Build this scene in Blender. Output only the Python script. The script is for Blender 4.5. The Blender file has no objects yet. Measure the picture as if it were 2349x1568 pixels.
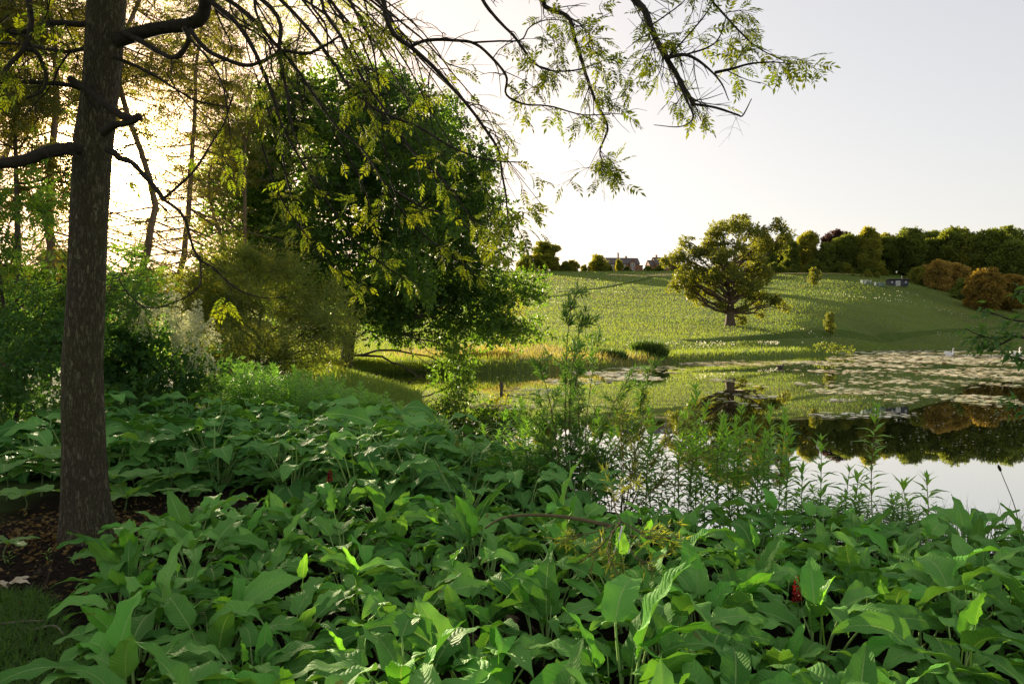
import bpy, math, random
import numpy as np
from mathutils import Vector, Matrix

sc = bpy.context.scene
COL = sc.collection

# ------------------------------------------------------------------ camera, sky, sun, exposure
FPX = 740.0                      # focal length in pixels of a 1024 px wide frame
EYE = 2.1                        # camera height above the lake
cam_d = bpy.data.cameras.new('camera')
cam_d.sensor_width = 36.0
cam_d.lens = 36.0 * FPX / 1024.0
cam_d.clip_start = 0.05
cam_d.clip_end = 4000
cam = bpy.data.objects.new('camera', cam_d)
COL.objects.link(cam)
cam.location = (0, 0, EYE)
cam.rotation_euler = (math.radians(90), 0, 0)
sc.camera = cam

SUN = Vector((-0.543, 1.0, 0.240)).normalized()
SUN_EL = math.asin(SUN.z)
SUN_AZ = math.atan2(SUN.x, SUN.y)          # from +Y towards +X

world = bpy.data.worlds.new('World')
sc.world = world
world.use_nodes = True
wt = world.node_tree
wt.nodes.clear()
w_out = wt.nodes.new('ShaderNodeOutputWorld')
w_bg = wt.nodes.new('ShaderNodeBackground')
w_sky = wt.nodes.new('ShaderNodeTexSky')
w_sky.sky_type = 'NISHITA'
w_sky.sun_disc = False
w_sky.sun_elevation = SUN_EL
w_sky.sun_rotation = SUN_AZ
w_sky.air_density = 1.0
w_sky.dust_density = 2.0
w_sky.ozone_density = 1.0
w_hs = wt.nodes.new('ShaderNodeHueSaturation')
w_hs.inputs['Saturation'].default_value = 0.75
w_mx = wt.nodes.new('ShaderNodeMix')
w_mx.data_type = 'RGBA'
w_mx.blend_type = 'MULTIPLY'
w_mx.inputs[0].default_value = 1.0
w_mx.inputs[7].default_value = (0.93, 0.865, 0.83, 1)
wt.links.new(w_sky.outputs[0], w_hs.inputs['Color'])
wt.links.new(w_hs.outputs[0], w_mx.inputs[6])
w_tc = wt.nodes.new('ShaderNodeTexCoord')
w_dot = wt.nodes.new('ShaderNodeVectorMath')
w_dot.operation = 'DOT_PRODUCT'
w_dot.inputs[1].default_value = SUN
wt.links.new(w_tc.outputs['Generated'], w_dot.inputs[0])


def w_math(op, a, b):
    n = wt.nodes.new('ShaderNodeMath')
    n.operation = op
    for i, v in enumerate((a, b)):
        if isinstance(v, (int, float)):
            n.inputs[i].default_value = v
        else:
            wt.links.new(v, n.inputs[i])
    return n.outputs[0]


w_pos = w_math('MAXIMUM', w_dot.outputs['Value'], 0.0)
w_wide = wt.nodes.new('ShaderNodeMix')
w_wide.data_type = 'RGBA'
w_wide.blend_type = 'MULTIPLY'
wt.links.new(w_math('POWER', w_pos, 14.0), w_wide.inputs[0])
wt.links.new(w_mx.outputs[2], w_wide.inputs[6])
w_wide.inputs[7].default_value = (1.3, 0.97, 0.70, 1)
w_core = wt.nodes.new('ShaderNodeMix')
w_core.data_type = 'RGBA'
w_core.blend_type = 'ADD'
wt.links.new(w_math('POWER', w_pos, 900.0), w_core.inputs[0])
wt.links.new(w_wide.outputs[2], w_core.inputs[6])
w_core.inputs[7].default_value = (110.0, 70.0, 30.0, 1)
wt.links.new(w_core.outputs[2], w_bg.inputs['Color'])
wt.links.new(w_bg.outputs[0], w_out.inputs[0])
w_bg.inputs['Strength'].default_value = 0.15
w_gm = wt.nodes.new('ShaderNodeGamma')
w_gm.inputs['Gamma'].default_value = 0.45
wt.links.new(w_hs.outputs[0], w_gm.inputs['Color'])
wt.links.new(w_gm.outputs[0], w_mx.inputs[6])

sun_d = bpy.data.lights.new('sun', 'SUN')
sun_d.energy = 5.0
sun_d.angle = math.radians(0.6)
sun_d.color = (1.0, 0.83, 0.56)
sun_o = bpy.data.objects.new('sun', sun_d)
COL.objects.link(sun_o)
sun_o.rotation_euler = SUN.to_track_quat('Z', 'Y').to_euler()

sc.view_settings.view_transform = 'Standard'
sc.view_settings.look = 'None'
sc.view_settings.gamma = 1.0
sc.view_settings.exposure = 1.9
try:
    sc.view_settings.use_curve_mapping = False
except Exception:
    pass
sc.cycles.max_bounces = 8
sc.cycles.diffuse_bounces = 2
sc.cycles.glossy_bounces = 3
sc.cycles.transmission_bounces = 5
sc.cycles.transparent_max_bounces = 6
sc.cycles.use_denoising = True

# ------------------------------------------------------------------ small helpers
K = 1024.0 / 2349.0


def P(px, py, d):
    """world point seen at pixel (px, py) of the 1024 frame at distance d ahead"""
    return np.array([(px - 512.0) / FPX * d, d, EYE + (341.5 - py) / FPX * d])


def Q(x, y, d):
    return P(x * K, y * K, d)


def hashn(ix, iy, s):
    h = (ix * 374761393 + iy * 668265263 + s * 1274126177) & 0xffffffff
    h = ((h ^ (h >> 13)) * 1274126177) & 0xffffffff
    h = h ^ (h >> 16)
    return (h & 0xffff) / 65535.0


def vnoise(x, y, s=0):
    x = np.asarray(x, float); y = np.asarray(y, float)
    ix = np.floor(x).astype(np.int64); iy = np.floor(y).astype(np.int64)
    fx = x - ix; fy = y - iy
    fx = fx * fx * (3 - 2 * fx); fy = fy * fy * (3 - 2 * fy)
    a = hashn(ix, iy, s); b = hashn(ix + 1, iy, s)
    c = hashn(ix, iy + 1, s); d = hashn(ix + 1, iy + 1, s)
    return (a + (b - a) * fx) * (1 - fy) + (c + (d - c) * fx) * fy


def fbm(x, y, s=0, o=4):
    t = 0; a = 0.5; f = 1.0
    for k in range(o):
        t = t + a * vnoise(np.asarray(x) * f, np.asarray(y) * f, s + k * 17)
        a *= 0.5; f *= 2.03
    return t


def mk_mesh(name, V, F, mat=None, uv=None, rnd=None, smooth=False):
    if isinstance(F, np.ndarray):
        F = [F]
    F = [f for f in F if len(f)]
    me = bpy.data.meshes.new(name)
    V = np.asarray(V, np.float32)
    me.vertices.add(len(V))
    me.vertices.foreach_set('co', V.ravel())
    loops = np.concatenate([f.ravel() for f in F]).astype(np.int32)
    tot = np.concatenate([np.full(len(f), f.shape[1], np.int32) for f in F])
    st = np.concatenate([[0], np.cumsum(tot)[:-1]]).astype(np.int32)
    me.loops.add(len(loops))
    me.loops.foreach_set('vertex_index', loops)
    me.polygons.add(len(tot))
    me.polygons.foreach_set('loop_start', st)
    me.polygons.foreach_set('loop_total', tot)
    me.polygons.foreach_set('use_smooth', np.full(len(tot), smooth, bool))
    if uv is not None:
        l = me.uv_layers.new(name='UVMap')
        l.data.foreach_set('uv', np.asarray(uv, np.float32)[loops].ravel())
    if rnd is not None:
        a = me.attributes.new('rnd', 'FLOAT', 'POINT')
        a.data.foreach_set('value', np.asarray(rnd, np.float32))
    me.update(calc_edges=True)
    if mat is not None:
        me.materials.append(mat)
    return me


def ob(name, me, parent=None, loc=None):
    o = bpy.data.objects.new(name, me)
    COL.objects.link(o)
    if parent is not None:
        o.parent = parent
    if loc is not None:
        o.location = loc
    return o


def mk(name, V, F, mat, parent=None, kind=None, **kw):
    o = ob(name, mk_mesh(name, V, F, mat, **kw), parent)
    if kind:
        o['kind'] = kind
    return o


def tag(o, label, cat, group=None):
    o['label'] = label
    o['category'] = cat
    if group:
        o['group'] = group
    return o


def thing(name, label, cat, loc=(0, 0, 0), group=None):
    o = ob(name, None, None, [float(v) for v in loc])
    o.empty_display_size = 0.2
    return tag(o, label, cat, group)


class Acc:
    """collects vertices and faces of ONE mesh"""
    def __init__(s):
        s.V = []; s.F = {3: [], 4: []}; s.U = []; s.R = []; s.n = 0

    def add(s, V, F, uv=None, rnd=None):
        V = np.asarray(V, float)
        s.V.append(V)
        for f in (F if isinstance(F, list) else [F]):
            if len(f):
                s.F[f.shape[1]].append(np.asarray(f) + s.n)
        s.U.append(uv if uv is not None else np.zeros((len(V), 2)))
        if rnd is None:
            rnd = 0.5
        s.R.append(np.full(len(V), rnd) if np.isscalar(rnd) else rnd)
        s.n += len(V)

    def mesh(s, name, mat, smooth=False):
        F = [np.concatenate(s.F[k]) for k in (3, 4) if s.F[k]]
        return mk_mesh(name, np.concatenate(s.V), F, mat, uv=np.concatenate(s.U), rnd=np.concatenate(s.R), smooth=smooth)

    def obj(s, name, mat, parent=None, smooth=False, kind=None):
        o = ob(name, s.mesh(name, mat, smooth), parent)
        if kind:
            o['kind'] = kind
        return o


def path(pts, n, jit=0.0, rng=None):
    """Catmull-Rom through pts, resampled to n points"""
    pts = np.asarray(pts, float)
    if len(pts) == 2:
        pts = np.array([pts[0], (pts[0] + pts[1]) / 2, pts[1]])
    e = np.vstack([2 * pts[0] - pts[1], pts, 2 * pts[-1] - pts[-2]])
    t = np.linspace(0, len(pts) - 1 - 1e-6, n)
    i = t.astype(int); f = (t - i)[:, None]
    p0, p1, p2, p3 = e[i], e[i + 1], e[i + 2], e[i + 3]
    r = 0.5 * (2 * p1 + (p2 - p0) * f + (2 * p0 - 5 * p1 + 4 * p2 - p3) * f ** 2 + (3 * p1 - p0 - 3 * p2 + p3) * f ** 3)
    if jit and rng is not None:
        L = np.linalg.norm(pts[-1] - pts[0])
        r[1:-1] += rng.normal(0, jit * L / n, (n - 2, 3))
    return r


def tube(pts, rad, sides=6, cap=True):
    pts = np.asarray(pts, float); n = len(pts)
    rad = np.broadcast_to(np.asarray(rad, float), (n,))
    T = np.gradient(pts, axis=0)
    T /= np.linalg.norm(T, axis=1)[:, None] + 1e-9
    up = np.array([0, 0, 1.0]) if abs(T[0, 2]) < 0.9 else np.array([1.0, 0, 0])
    A = np.zeros_like(T)
    a = up - T[0] * up.dot(T[0])
    for i in range(n):
        a = a - T[i] * a.dot(T[i])
        a /= np.linalg.norm(a) + 1e-9
        A[i] = a
    B = np.cross(T, A)
    th = np.linspace(0, 2 * math.pi, sides, endpoint=False)
    V = pts[:, None] + rad[:, None, None] * (np.cos(th)[None, :, None] * A[:, None] + np.sin(th)[None, :, None] * B[:, None])
    V = V.reshape(-1, 3)
    i, j = np.meshgrid(np.arange(n - 1), np.arange(sides), indexing='ij')
    j2 = (j + 1) % sides
    F = np.stack([i * sides + j, i * sides + j2, (i + 1) * sides + j2, (i + 1) * sides + j], -1).reshape(-1, 4)
    if cap:
        V = np.vstack([V, pts[-1] + T[-1] * rad[-1] * 0.6])
        k = len(V) - 1
        jj = np.arange(sides)
        F2 = np.stack([(n - 1) * sides + jj, (n - 1) * sides + (jj + 1) % sides, np.full(sides, k)], -1)
        return V, [F, F2]
    return V, [F]


def add_tube(acc, pts, rad, sides=5, rnd=0.5):
    V, F = tube(pts, rad, sides)
    acc.add(V, F, rnd=rnd)


def frames(D, roll, rng=None):
    """rotation matrices whose x axis is D, turned by roll about it"""
    D = D / (np.linalg.norm(D, axis=1)[:, None] + 1e-9)
    up = np.tile([0, 0, 1.0], (len(D), 1))
    bad = np.abs(D[:, 2]) > 0.97
    up[bad] = [1.0, 0, 0]
    Y = np.cross(up, D); Y /= np.linalg.norm(Y, axis=1)[:, None] + 1e-9
    Z = np.cross(D, Y)
    c = np.cos(roll)[:, None]; s = np.sin(roll)[:, None]
    return np.stack([D, Y * c + Z * s, Z * c - Y * s], axis=2)


def scatter(acc, tmpl, pos, D, size, roll, rnd):
    TV, TF = tmpl
    pos = np.asarray(pos, float); k = len(pos)
    if k == 0:
        return
    M = frames(np.asarray(D, float), np.asarray(roll, float))
    size = np.broadcast_to(np.asarray(size, float), (k,))
    V = np.einsum('kij,nj->kni', M, TV) * size[:, None, None] + pos[:, None]
    n = len(TV)
    for f in (TF if isinstance(TF, list) else [TF]):
        FF = (f[None] + (np.arange(k) * n)[:, None, None]).reshape(-1, f.shape[1])
        acc.F[f.shape[1]].append(FF + acc.n)
    acc.V.append(V.reshape(-1, 3))
    acc.U.append(np.zeros((k * n, 2)))
    acc.R.append(np.repeat(np.broadcast_to(rnd, (k,)), n))
    acc.n += k * n


def leaflet(L, W, fold=0.25, droop=0.0):
    V = np.array([[0, 0, 0], [0.42 * L, W / 2, fold * W], [L, 0, -droop * L], [0.42 * L, -W / 2, fold * W], [0.5 * L, 0, 0]])
    F = np.array([[0, 4, 1], [4, 2, 1], [0, 3, 4], [4, 3, 2]])
    return V, F


def leaflet2(L, W, fold=0.2):
    V = np.array([[0, 0, 0], [0.4 * L, W / 2, fold * W], [L, 0, 0], [0.4 * L, -W / 2, fold * W]])
    F = np.array([[0, 2, 1], [0, 3, 2]])
    return V, F


def compose(parts):
    """parts: (template, position, direction, roll, scale)"""
    a = Acc()
    for t, p, d, r, s in parts:
        scatter(a, t, np.array([p]), np.array([d], float), s, np.array([r]), 0.5)
    return np.concatenate(a.V), [np.concatenate(a.F[k]) for k in (3, 4) if a.F[k]]


def spray_simple(n=7, L=0.32, W=0.16, seed=1, spread=1.0):
    """leafy shoot of unit length along x"""
    r = np.random.default_rng(seed)
    ps = []
    for i in range(n):
        t = (i + 0.5) / n
        a = i * 2.4 + r.uniform(-.4, .4)
        d = np.array([0.55 + r.uniform(-.3, .3), math.cos(a) * spread, math.sin(a) * spread])
        ps.append((leaflet2(1, W / L), np.array([t, r.uniform(-.08, .08), r.uniform(-.08, .08)]), d, r.uniform(0, 6.28), L * r.uniform(.75, 1.2)))
    ps.append((leaflet2(1, W / L), np.array([1.0, 0, 0]), np.array([1, 0, 0.1]), 0.3, L))
    return compose(ps)


def pinnate(pairs=5, L=0.36, W=0.13, seed=2, tri4=True, arch=0.25):
    """compound leaf of unit length along x, arching down"""
    r = np.random.default_rng(seed)
    lf = leaflet if tri4 else leaflet2
    ps = []
    for i in range(pairs):
        t = 0.28 + 0.68 * i / pairs
        s = math.sin(math.pi * (0.25 + 0.6 * i / pairs))
        for sd in (-1, 1):
            d = np.array([0.55 + r.uniform(-.1, .1), sd * 0.85, -0.25 + r.uniform(-.2, .15)])
            ps.append((lf(1, W / L), np.array([t, 0, -arch * t * t]), d, r.uniform(-.35, .35), L * s * r.uniform(.9, 1.1)))
    ps.append((lf(1, W / L), np.array([0.96, 0, -arch * .92]), np.array([1, 0, -.45]), 0, L))
    V, F = compose(ps)
    q = path(np.array([[0, 0, 0], [.5, 0, -arch * .25], [1, 0, -arch]]), 4)
    tv, tf = tube(q, 0.008, 3, cap=False)
    n = len(V)
    return np.vstack([V, tv]), F + [f + n for f in tf]


def merge_faces(T):
    return T


# ------------------------------------------------------------------ materials
def nmat(name):
    m = bpy.data.materials.new(name)
    m.use_nodes = True
    nt = m.node_tree
    nt.nodes.clear()
    out = nt.nodes.new('ShaderNodeOutputMaterial')
    return m, nt, out


def N(nt, t, **kw):
    n = nt.nodes.new(t)
    for k, v in kw.items():
        setattr(n, k, v)
    return n


def math_n(nt, op, a, b=None, c=None, clamp=False):
    n = nt.nodes.new('ShaderNodeMath')
    n.operation = op
    n.use_clamp = clamp
    for i, v in enumerate((a, b, c)):
        if v is None:
            continue
        if isinstance(v, (int, float)):
            n.inputs[i].default_value = v
        else:
            nt.links.new(v, n.inputs[i])
    return n.outputs[0]


def mixc(nt, f, a, b, mode='MIX'):
    n = nt.nodes.new('ShaderNodeMix')
    n.data_type = 'RGBA'
    n.blend_type = mode
    for i, v in ((0, f), (6, a), (7, b)):
        if isinstance(v, (int, float)):
            n.inputs[i].default_value = v
        elif isinstance(v, tuple):
            n.inputs[i].default_value = (v[0], v[1], v[2], 1)
        else:
            nt.links.new(v, n.inputs[i])
    return n.outputs[2]


def ramp(nt, f, stops):
    n = nt.nodes.new('ShaderNodeValToRGB')
    e = n.color_ramp.elements
    while len(e) < len(stops):
        e.new(0.5)
    for i, (p, c) in enumerate(stops):
        e[i].position = p
        e[i].color = (c[0], c[1], c[2], 1) if isinstance(c, tuple) else (c, c, c, 1)
    nt.links.new(f, n.inputs[0])
    return n.outputs[0]


def noise(nt, vec, scale, detail=4, rough=0.55):
    n = nt.nodes.new('ShaderNodeTexNoise')
    n.inputs['Scale'].default_value = scale
    n.inputs['Detail'].default_value = detail
    n.inputs['Roughness'].default_value = rough
    if vec is not None:
        nt.links.new(vec, n.inputs['Vector'])
    return n.outputs[0]


def scaled_pos(nt, s, obj=False):
    if obj:
        g = N(nt, 'ShaderNodeTexCoord').outputs['Object']
    else:
        g = N(nt, 'ShaderNodeNewGeometry').outputs['Position']
    m = N(nt, 'ShaderNodeMapping')
    m.inputs['Scale'].default_value = s
    nt.links.new(g, m.inputs['Vector'])
    return m.outputs[0]


def leaf_mat(name, a, b, tmul=(2.6, 2.3, 0.9), mix=0.42, rough=0.5, spec=0.35, veins=0, young=None):
    """thin leaf: reflects and lets light through; colour differs leaf by leaf"""
    m, nt, out = nmat(name)
    at = N(nt, 'ShaderNodeAttribute', attribute_name='rnd')
    oi = N(nt, 'ShaderNodeObjectInfo')
    r = math_n(nt, 'FRACT', math_n(nt, 'ADD', at.outputs['Fac'], oi.outputs['Random']))
    if young:
        col = ramp(nt, r, [(0.0, a), (0.78, b), (0.86, young), (1.0, young)])
    else:
        col = ramp(nt, r, [(0.0, a), (1.0, b)])
    bs = N(nt, 'ShaderNodeBsdfPrincipled')
    tr = N(nt, 'ShaderNodeBsdfTranslucent')
    if veins:
        uvn = N(nt, 'ShaderNodeTexCoord')
        sep = N(nt, 'ShaderNodeSeparateXYZ')
        nt.links.new(uvn.outputs['UV'], sep.inputs[0])
        u = math_n(nt, 'ABSOLUTE', math_n(nt, 'SUBTRACT', math_n(nt, 'MULTIPLY', sep.outputs[0], 2.0), 1.0))
        q = math_n(nt, 'SUBTRACT', sep.outputs[1], math_n(nt, 'MULTIPLY', math_n(nt, 'POWER', u, 1.4), 0.15))
        wob = math_n(nt, 'MULTIPLY', noise(nt, uvn.outputs['UV'], 5.0, 2), 0.05)
        ph = math_n(nt, 'MULTIPLY', math_n(nt, 'ADD', q, wob), 3.14159 * veins)
        s = math_n(nt, 'ABSOLUTE', math_n(nt, 'SINE', ph))
        line = math_n(nt, 'POWER', math_n(nt, 'SUBTRACT', 1.0, s), 5.0)
        mid = math_n(nt, 'SUBTRACT', 1.0, math_n(nt, 'MULTIPLY', u, 14.0), clamp=True)
        fine = noise(nt, uvn.outputs['UV'], 38.0, 3)
        h = math_n(nt, 'ADD', math_n(nt, 'MULTIPLY', math_n(nt, 'POWER', s, 0.7), 0.9), math_n(nt, 'MULTIPLY', fine, 0.35))
        h = math_n(nt, 'SUBTRACT', h, math_n(nt, 'MULTIPLY', mid, 0.8))
        bp = N(nt, 'ShaderNodeBump')
        bp.inputs['Strength'].default_value = 0.75
        bp.inputs['Distance'].default_value = 0.0042
        nt.links.new(h, bp.inputs['Height'])
        nt.links.new(bp.outputs[0], bs.inputs['Normal'])
        vv = math_n(nt, 'ADD', math_n(nt, 'MULTIPLY', line, 0.16), math_n(nt, 'MULTIPLY', mid, 0.75), clamp=True)
        blot = noise(nt, uvn.outputs['UV'], 3.0, 4)
        col = mixc(nt, math_n(nt, 'MULTIPLY', math_n(nt, 'SUBTRACT', blot, 0.35, clamp=True), 1.2), col, mixc(nt, 1.0, col, (1.25, 1.18, 0.9), 'MULTIPLY'))
        brn = math_n(nt, 'GREATER_THAN', noise(nt, scaled_pos(nt, (9, 9, 9)), 1.0, 5), 0.70)
        col = mixc(nt, math_n(nt, 'MULTIPLY', brn, 0.7), col, (0.16, 0.11, 0.035))
        col = mixc(nt, vv, col, (0.36, 0.50, 0.18))
    tcol = mixc(nt, 1.0, col, tmul, 'MULTIPLY')
    nt.links.new(col, bs.inputs['Base Color'])
    bs.inputs['Roughness'].default_value = rough
    bs.inputs['Specular IOR Level'].default_value = spec
    nt.links.new(tcol, tr.inputs['Color'])
    mx = N(nt, 'ShaderNodeMixShader')
    mx.inputs[0].default_value = mix
    nt.links.new(bs.outputs[0], mx.inputs[1])
    nt.links.new(tr.outputs[0], mx.inputs[2])
    nt.links.new(mx.outputs[0], out.inputs[0])
    return m


def solid_mat(name, a, b, scale=(3, 3, 3), rough=0.85, bump=0.0, bscale=20.0, spec=0.3, obj=False, detail=5):
    m, nt, out = nmat(name)
    v = scaled_pos(nt, scale, obj)
    n1 = noise(nt, v, 1.0, detail)
    col = ramp(nt, n1, [(0.3, a), (0.7, b)])
    bs = N(nt, 'ShaderNodeBsdfPrincipled')
    nt.links.new(col, bs.inputs['Base Color'])
    bs.inputs['Roughness'].default_value = rough
    bs.inputs['Specular IOR Level'].default_value = spec
    if bump:
        n2 = noise(nt, v, bscale / max(scale), 5, 0.65)
        bp = N(nt, 'ShaderNodeBump')
        bp.inputs['Strength'].default_value = 0.9
        bp.inputs['Distance'].default_value = bump
        nt.links.new(n2, bp.inputs['Height'])
        nt.links.new(bp.outputs[0], bs.inputs['Normal'])
    nt.links.new(bs.outputs[0], out.inputs[0])
    return m


def bark_mat(name, a, b, moss, sx=14.0, sz=2.2, dist=0.012):
    m, nt, out = nmat(name)
    v = scaled_pos(nt, (sx, sx, sz))
    nz = N(nt, 'ShaderNodeTexNoise'); nz.inputs['Scale'].default_value = 1.6; nz.inputs['Detail'].default_value = 4
    nt.links.new(v, nz.inputs['Vector'])
    wv = N(nt, 'ShaderNodeVectorMath', operation='MULTIPLY_ADD')
    nt.links.new(nz.outputs[1], wv.inputs[0]); wv.inputs[1].default_value = (0.9, 0.9, 0.9); nt.links.new(v, wv.inputs[2])
    vo = N(nt, 'ShaderNodeTexVoronoi', feature='DISTANCE_TO_EDGE')
    vo.inputs['Scale'].default_value = 2.2
    nt.links.new(wv.outputs[0], vo.inputs['Vector'])
    rn = noise(nt, wv.outputs[0], 1.1, 5, 0.6)
    ridge = math_n(nt, 'MULTIPLY', math_n(nt, 'ABSOLUTE', math_n(nt, 'SUBTRACT', rn, 0.5)), 7.0, clamp=True)
    ridge = math_n(nt, 'MULTIPLY', ridge, math_n(nt, 'MULTIPLY', vo.outputs[0], 8.0, clamp=True))
    fine = noise(nt, v, 6.0, 6, 0.7)
    big = noise(nt, scaled_pos(nt, (3, 3, 1.6)), 1.0, 4)
    col = mixc(nt, fine, a, b)
    col = mixc(nt, ramp(nt, big, [(0.40, 0.0), (0.62, 1.0)]), col, mixc(nt, fine, moss, b))
    lich = ramp(nt, noise(nt, scaled_pos(nt, (16, 16, 12)), 1.0, 3), [(0.64, 0.0), (0.70, 1.0)])
    col = mixc(nt, math_n(nt, 'MULTIPLY', lich, 0.55), col, (0.30, 0.31, 0.24))
    col = mixc(nt, math_n(nt, 'SUBTRACT', 1.0, ridge), col, mixc(nt, 1.0, col, (0.22, 0.20, 0.18), 'MULTIPLY'))
    h = math_n(nt, 'ADD', math_n(nt, 'MULTIPLY', ridge, 0.8), math_n(nt, 'MULTIPLY', fine, 0.5))
    bp = N(nt, 'ShaderNodeBump'); bp.inputs['Strength'].default_value = 1.0; bp.inputs['Distance'].default_value = dist
    nt.links.new(h, bp.inputs['Height'])
    bs = N(nt, 'ShaderNodeBsdfPrincipled')
    nt.links.new(col, bs.inputs['Base Color']); nt.links.new(bp.outputs[0], bs.inputs['Normal'])
    bs.inputs['Roughness'].default_value = 0.9
    bs.inputs['Specular IOR Level'].default_value = 0.2
    nt.links.new(bs.outputs[0], out.inputs[0])
    return m


M = {}
M['bed_leaf'] = leaf_mat('bed_leaf', (0.058, 0.175, 0.034), (0.165, 0.375, 0.082), (1.9, 1.9, 0.6), 0.15, 0.58, 0.05, veins=15, young=(0.12, 0.36, 0.055))
M['bed_young'] = leaf_mat('bed_young', (0.11, 0.34, 0.045), (0.17, 0.40, 0.05), (2.0, 1.9, 0.7), 0.45, 0.45, 0.4, veins=12)
M['mound_leaf'] = leaf_mat('mound_leaf', (0.048, 0.155, 0.036), (0.140, 0.33, 0.080), (1.9, 1.9, 0.6), 0.16, 0.62, 0.03, veins=10)
M['rod_leaf'] = leaf_mat('rod_leaf', (0.1, 0.24, 0.055), (0.15, 0.3, 0.07), (2.4, 2.3, 0.8), 0.30, 0.5, 0.15, veins=11)
M['stalk_leaf'] = leaf_mat('stalk_leaf', (0.12, 0.26, 0.045), (0.19, 0.34, 0.06), (2.4, 2.4, 0.8), 0.45, 0.5, 0.3)
M['stalk_leaf_pale'] = leaf_mat('stalk_leaf_pale', (0.14, 0.3, 0.065), (0.2, 0.36, 0.085), (2.2, 2.2, 0.8), 0.45, 0.5, 0.3)
M['willow_leaf'] = leaf_mat('willow_leaf', (0.085, 0.135, 0.035), (0.15, 0.19, 0.045), (2.6, 2.1, 0.6), 0.45, 0.5, 0.3)
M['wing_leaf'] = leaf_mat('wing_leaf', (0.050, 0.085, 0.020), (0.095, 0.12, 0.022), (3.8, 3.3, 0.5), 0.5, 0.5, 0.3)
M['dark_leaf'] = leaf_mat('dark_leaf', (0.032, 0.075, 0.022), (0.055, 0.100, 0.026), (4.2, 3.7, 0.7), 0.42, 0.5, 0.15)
M['shade_leaf'] = leaf_mat('shade_leaf', (0.04, 0.105, 0.034), (0.075, 0.155, 0.045), (2.6, 2.4, 0.7), 0.40, 0.5, 0.15)
M['larch_leaf'] = leaf_mat('larch_leaf', (0.085, 0.105, 0.026), (0.14, 0.145, 0.035), (1.9, 1.5, 0.4), 0.45, 0.6, 0.2)
M['oak_leaf'] = leaf_mat('oak_leaf', (0.075, 0.105, 0.02), (0.125, 0.14, 0.026), (2.8, 2.4, 0.5), 0.38, 0.5, 0.3)
M['wood_leaf'] = leaf_mat('wood_leaf', (0.085, 0.125, 0.024), (0.13, 0.16, 0.03), (2.4, 2.1, 0.6), 0.35, 0.55, 0.25)
M['wood_leaf_pale'] = leaf_mat('wood_leaf_pale', (0.14, 0.17, 0.032), (0.2, 0.21, 0.036), (2.6, 2.2, 0.5), 0.38, 0.55, 0.25)
M['copper_leaf'] = leaf_mat('copper_leaf', (0.26, 0.2, 0.055), (0.36, 0.27, 0.075), (1.8, 1.5, 0.5), 0.38, 0.55, 0.25)
M['bronze_leaf'] = leaf_mat('bronze_leaf', (0.17, 0.135, 0.032), (0.23, 0.17, 0.04), (1.9, 1.6, 0.5), 0.38, 0.55, 0.25)
M['purple_leaf'] = leaf_mat('purple_leaf', (0.05, 0.03, 0.03), (0.075, 0.04, 0.035), (1.8, 1.4, 1.0), 0.3, 0.5, 0.3)
M['plume'] = leaf_mat('plume', (0.50, 0.52, 0.33), (0.66, 0.66, 0.46), (1.1, 1.1, 0.8), 0.35, 0.7, 0.2)
M['red_flower'] = leaf_mat('red_flower', (0.16, 0.012, 0.016), (0.26, 0.025, 0.02), (1.5, 1.0, 1.0), 0.3, 0.6, 0.2)
M['grass_far'] = leaf_mat('grass_far', (0.095, 0.165, 0.034), (0.145, 0.2, 0.044), (2.3, 2.0, 0.7), 0.40, 0.6, 0.15)
M['grass_near'] = leaf_mat('grass_near', (0.055, 0.13, 0.03), (0.10, 0.18, 0.045), (2.2, 2.1, 0.7), 0.45, 0.6, 0.2)
M['grass_gold'] = leaf_mat('grass_gold', (0.2, 0.2, 0.055), (0.3, 0.27, 0.085), (1.7, 1.5, 0.8), 0.48, 0.6, 0.15)
M['sedge'] = leaf_mat('sedge', (0.035, 0.075, 0.022), (0.07, 0.12, 0.03), (2.2, 2.0, 0.6), 0.4, 0.5, 0.2)
M['meadow_flower'] = leaf_mat('meadow_flower', (0.62, 0.60, 0.48), (0.75, 0.73, 0.62), (1.0, 1.0, 0.9), 0.4, 0.7, 0.2)
M['trunk_bark'] = bark_mat('trunk_bark', (0.125, 0.105, 0.065), (0.25, 0.22, 0.145), (0.17, 0.165, 0.06), 24.0, 6.0, 0.018)
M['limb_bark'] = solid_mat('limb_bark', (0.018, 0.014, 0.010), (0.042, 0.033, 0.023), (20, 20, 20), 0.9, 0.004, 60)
M['dark_bark'] = solid_mat('dark_bark', (0.035, 0.028, 0.02), (0.085, 0.068, 0.046), (2, 2, 1), 0.9, 0.03, 8)
M['oak_bark'] = solid_mat('oak_bark', (0.06, 0.042, 0.028), (0.12, 0.088, 0.058), (2, 2, .6), 0.9, 0.08, 6)
M['larch_bark'] = solid_mat('larch_bark', (0.11, 0.075, 0.045), (0.21, 0.15, 0.095), (3, 3, .8), 0.9, 0.03, 10)
M['stem_green'] = solid_mat('stem_green', (0.07, 0.12, 0.035), (0.11, 0.16, 0.05), (8, 8, 8), 0.6)
M['stem_red'] = solid_mat('stem_red', (0.12, 0.085, 0.035), (0.19, 0.11, 0.05), (8, 8, 8), 0.6)
M['stem_brown'] = solid_mat('stem_brown', (0.085, 0.065, 0.03), (0.16, 0.12, 0.055), (12, 12, 12), 0.8)
M['dead_wood'] = solid_mat('dead_wood', (0.15, 0.12, 0.085), (0.30, 0.26, 0.20), (14, 14, 14), 0.9, 0.004, 60)
M['pale_stick'] = solid_mat('pale_stick', (0.55, 0.52, 0.47), (0.75, 0.72, 0.68), (14, 14, 14), 0.8)
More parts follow.
